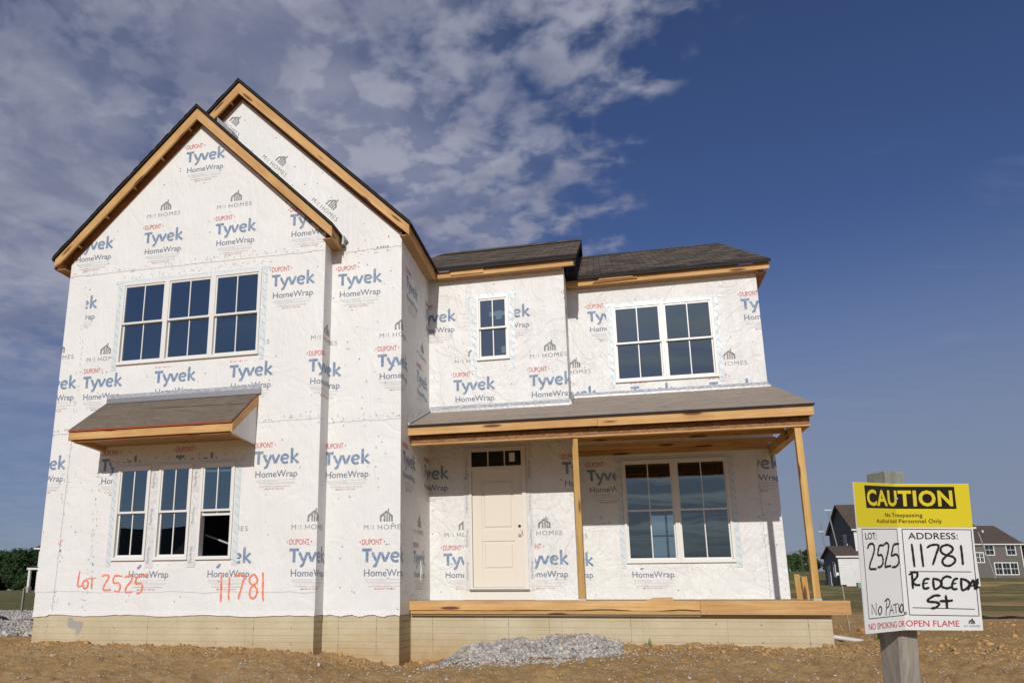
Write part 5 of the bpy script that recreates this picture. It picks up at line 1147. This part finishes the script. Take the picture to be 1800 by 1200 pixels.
# ------------------------------------------------------------------ things round the far houses
def pole(nm, a, b, r, mat, lab, cat, arms=(), grp=None):
    m = MB(); m.tube([a, b], r, mat, 8)
    for z, L in arms: m.box(b[0]-L, b[0]+L, b[1]-.08, b[1]+.08, z-.06, z+.06, mat)
    o = m.build(nm, base=a); tag(o, lab, cat, grp)
pole('scaffold_pole', (27.6, 80.8, gz(27.6, 80.8)), (26.35, 80.0, 8.9), .07, 'galvanised', 'taller slim pale scaffold pole in front of the slate gable', 'pole', ((8.9, .35),), 'slim scaffold poles at the slate house')
pole('scaffold_pole', (27.2, 85.0, gz(27.2, 85.0)), (26.55, 84.6, 7.9), .06, 'galvanised', 'shorter slim pale scaffold pole left of the slate house', 'pole', ((6.9, .3),), 'slim scaffold poles at the slate house')
pole('scaffold_pole', (54.2, 110.5, gz(54, 110)), (53.0, 110.5, 8.2), .09, 'galvanised', 'slim pale scaffold pole in front of the brown house', 'pole', ((5.2, .3),))
pole('utility_pole', (39.8, 155.3, gz(39.8, 155.3)-.2), (39.5, 155.0, 8.3), .16, 'bark', 'wooden utility pole with crossarm at the far edge of the field', 'pole', ((7.9, .9), (7.2, .5)))
for k in range(3):
    m = MB(); a = Vector((39.5+(k-1)*.8, 155, 7.9-.35*(k == 1))); P = [a+Vector((110*t, 60*t, 1.5*t-5*4*t*(1-t)*.7)) for t in [i/16 for i in range(17)]]; P2_ = [a+Vector((-70*t, 30*t, 0-4*4*t*(1-t)*.5)) for t in [i/12 for i in range(13)]]
    m.tube(P2_[::-1]+P[1:], .022, 'black_rubber', 4, cap=False); o = m.build('power_line', base=a); tag(o, ('left', 'middle', 'right')[k]+' one of three thin power lines on the utility pole', 'cable', 'power lines on the utility pole')
# green dumpster, transformer, pedestal, stakes
m = MB(); c = Vector((29.6, 76.2)); zc = gz(*c); m.hexa([(c.x-1.1, c.y-.8, zc), (c.x+1.6, c.y-.8, zc), (c.x+1.6, c.y+.8, zc), (c.x-1.1, c.y+.8, zc), (c.x-1.3, c.y-.95, zc+1.25), (c.x+1.8, c.y-.95, zc+1.25), (c.x+1.8, c.y+.95, zc+1.25), (c.x-1.3, c.y+.95, zc+1.25)], 'dumpster_green')
for k in range(7): x = c.x-1.1+k*.44; m.beam((x, c.y-.84, zc+.05), (x-.02, c.y-.98, zc+1.2), .06, .06, 'dumpster_green', up=(1, 0, 0))
m.box(c.x-1.36, c.x+1.86, c.y-1.02, c.y-.96, zc+1.18, zc+1.28, 'dumpster_green'); o = m.build('dumpster', base=(*c, zc)); tag(o, 'dark green dumpster beside the slate house', 'dumpster')
m = MB(); c = (26.9, 73.5); zc = gz(*c); m.box(c[0]-.35, c[0]+.35, c[1]-.25, c[1]+.25, zc, zc+.45, 'pale_green_box'); m.box(c[0]-.38, c[0]+.38, c[1]-.28, c[1]+.28, zc+.453, zc+.50, 'pale_green_box'); o = m.build('transformer_box', base=(*c, zc)); tag(o, 'low pale green utility box on the grass before the slate house', 'utility box')
m = MB(); c = (26.0, 77.5); zc = gz(*c); m.tube([(c[0], c[1], zc-.1), (c[0]-.1, c[1], zc+1.1)], .09, 'black_rubber', 8); m.box(c[0]-.28, c[0]+.02, c[1]-.15, c[1]+.15, zc+1.1, zc+1.4, 'vinyl_white'); m.box(c[0]-.5, c[0]+.6, c[1]-.2, c[1]+.2, zc-.05, zc+.15, 'black_rubber'); o = m.build('mailbox', base=(*c, zc)); tag(o, 'black mailbox post with white box left of the slate house', 'mailbox')
def stake(a, b, w, mat, lab, grp=None):
    m = MB(); m.beam(a, b, w, w*.5, mat, up=(1, 0, 0)); o = m.build('stake', base=a); tag(o, lab, 'stake', grp)
stake((-21.0, 16.7, gz(-21, 16.7)-.1), (-20.9, 16.6, .55), .10, 'weathered_timber', 'grey wooden stake in the grass left of the house')
stake((23.2, 84, gz(23.2, 84)-.1), (23.7, 84, gz(23.2, 84)+.95), .09, 'pvc', 'white leaning stake in the field beyond the porch')
stake((35.0, 69.5, gz(35, 69.5)-.1), (34.7, 69.4, gz(35, 69.5)+1.75), .16, 'weathered_timber', 'grey timber stake standing in front of the brown house')
stake((7.9, 7.0, gz(7.9, 7.0)-.1), (7.85, 7.0, .45), .04, 'weathered_timber', 'thin grey stake just beyond the right porch post')

# ------------------------------------------------------------------ trees
def make_tree(h, r, mat, leaf, n, seed, low=.12, trunk=True, label='', group=None, loc=(0, 0, 0)):
    rs = np.random.default_rng(seed); random.seed(seed)
    root = empty('tree', loc, label, 'tree', group)
    m = MB(); m.tube([(0, 0, -.5), (0.05*r, 0, h*.3), (0, .05*r, h*.7)], [h*.03, h*.022, h*.008], 'bark', 7)
    for k in range(6):
        a = k*1.05+rs.uniform(0, .5); z = h*rs.uniform(.25, .6); m.tube([(0, 0, z), (math.cos(a)*r*.35, math.sin(a)*r*.35, z+h*.12), (math.cos(a)*r*.65, math.sin(a)*r*.65, z+h*.22)], [h*.012, h*.008, h*.003], 'bark', 5)
    t = m.build('trunk', root); t.location = (0, 0, 0)
    nb = 26; c = []
    for k in range(nb):
        z = rs.uniform(low+.08, .93); rr = r*math.sin(math.pi*min(1, max(.08, (z-low)/(1.02-low)))**.75)*.95; a = rs.uniform(0, 6.28); q = rr*rs.uniform(.25, .85); c.append((math.cos(a)*q, math.sin(a)*q, z*h, rs.uniform(.20, .40)*r))
    c = np.array(c); idx = rs.integers(0, nb, n); d = rs.normal(size=(n, 3)); d /= np.linalg.norm(d, axis=1, keepdims=True); rad = c[idx, 3]*rs.uniform(.45, 1.12, n)
    p = c[idx, :3]+d*rad[:, None]*np.array([1, 1, .8]); s_ = leaf*rs.uniform(.6, 1.3, n)
    t1 = np.cross(d+rs.normal(0, .45, (n, 3)), rs.normal(size=(n, 3))); t1 /= np.linalg.norm(t1, axis=1, keepdims=True); nn = d+rs.normal(0, .5, (n, 3)); t2 = np.cross(nn, t1); t2 /= np.linalg.norm(t2, axis=1, keepdims=True)
    V = np.stack([p-t1*s_[:, None], p-t2*s_[:, None]*.6, p+t1*s_[:, None], p+t2*s_[:, None]*.6], 1).reshape(-1, 3)
    F = np.arange(n*4).reshape(n, 4); me = bpy.data.meshes.new('crown'); me.vertices.add(n*4); me.vertices.foreach_set('co', V.ravel().astype(np.float32)); me.loops.add(n*4); me.loops.foreach_set('vertex_index', F.ravel().astype(np.int32))
    me.polygons.add(n); me.polygons.foreach_set('loop_start', (np.arange(n)*4).astype(np.int32)); me.polygons.foreach_set('loop_total', np.full(n, 4, np.int32)); me.materials.append(MAT[mat]); me.update(calc_edges=True)
    o = bpy.data.objects.new('crown', me); COL.objects.link(o); o.parent = root
    return root
def copy_tree(src, loc, s_, rz, label, group):
    r = src.copy(); COL.objects.link(r); r.location = loc; r.scale = (s_, s_, s_); r.rotation_euler = (0, 0, rz); r['label'] = label; r['group'] = group
    for ch in list(src.children): c = ch.copy(); COL.objects.link(c); c.parent = r
    return r
protoA = make_tree(9.5, 4.2, 'leaf_dark', .26, 5200, 3, .05, label='dark leafy tree in the dense wood left of the house', group='trees of the dark wood on the left', loc=(-134, 143, gz(-134, 143)))
protoB = make_tree(9.0, 3.8, 'leaf_mid', .26, 4600, 5, .03, label='mid green tree on the left wood edge', group='trees of the dark wood on the left', loc=(-126, 150, gz(-126, 150)))
gA = 'trees of the dark wood on the left'
rs = np.random.default_rng(21)
LT = [(-146, 138, .95), (-141.5, 146, 1.0), (-139, 139, .9), (-130.5, 141, 1.02), (-128, 150, 1.0), (-123, 145, .95), (-118, 150, 1.0), (-137, 152, 1.1), (-144, 150, 1.05), (-133, 134, .55), (-138, 133, .5), (-126, 137, .5), (-150, 146, 1.0), (-112, 150, .9)]
for k, (x, y, q) in enumerate(LT):
    low = q < .6
    copy_tree((protoA, protoB)[int(k % 4 == 2 or low)], (x, y, gz(x, y)-.3), q, rs.uniform(0, 6), 'low bushy tree at the foot of the dark wood on the left' if low else 'tall dark tree in the dense wood left of the house', gA)
protoB['label'] = protoA['label'] = 'tall dark tree in the dense wood left of the house'
names_r = {}
gR_ = 'trees along the far edge of the field on the right'
for k in range(34):
    t = (k+.5)/34; x = 40+t*98+rs.uniform(-1.4, 1.4); y = 232-t*26+rs.uniform(-4, 4); u_pos = (x-3.18)/(y+11)
    lab = 'green tree in the far row, hidden behind the caution sign or the houses'
    if u_pos < .1715: lab = 'green tree in the far row, just right of the house corner'
    elif u_pos < .184: lab = 'green tree in the far row, between the house corner and the utility pole'
    elif u_pos < .205: lab = 'green tree in the far row, just right of the utility pole'
    elif u_pos < .228: lab = 'green tree in the far row, left of the slate house'
    copy_tree((protoA, protoB)[int(rs.integers(0, 3) > 0)], (x, y, gz(x, y)-1.2), rs.uniform(.66, .98), rs.uniform(0, 6), lab, gR_)
sap = make_tree(3.2, 1.05, 'leaf_bright', .13, 1500, 9, .10, label='small bright green sapling seen just right of the house corner', loc=(31.0, 128.5, 0)); sap.location.z = gz(31, 128.5)
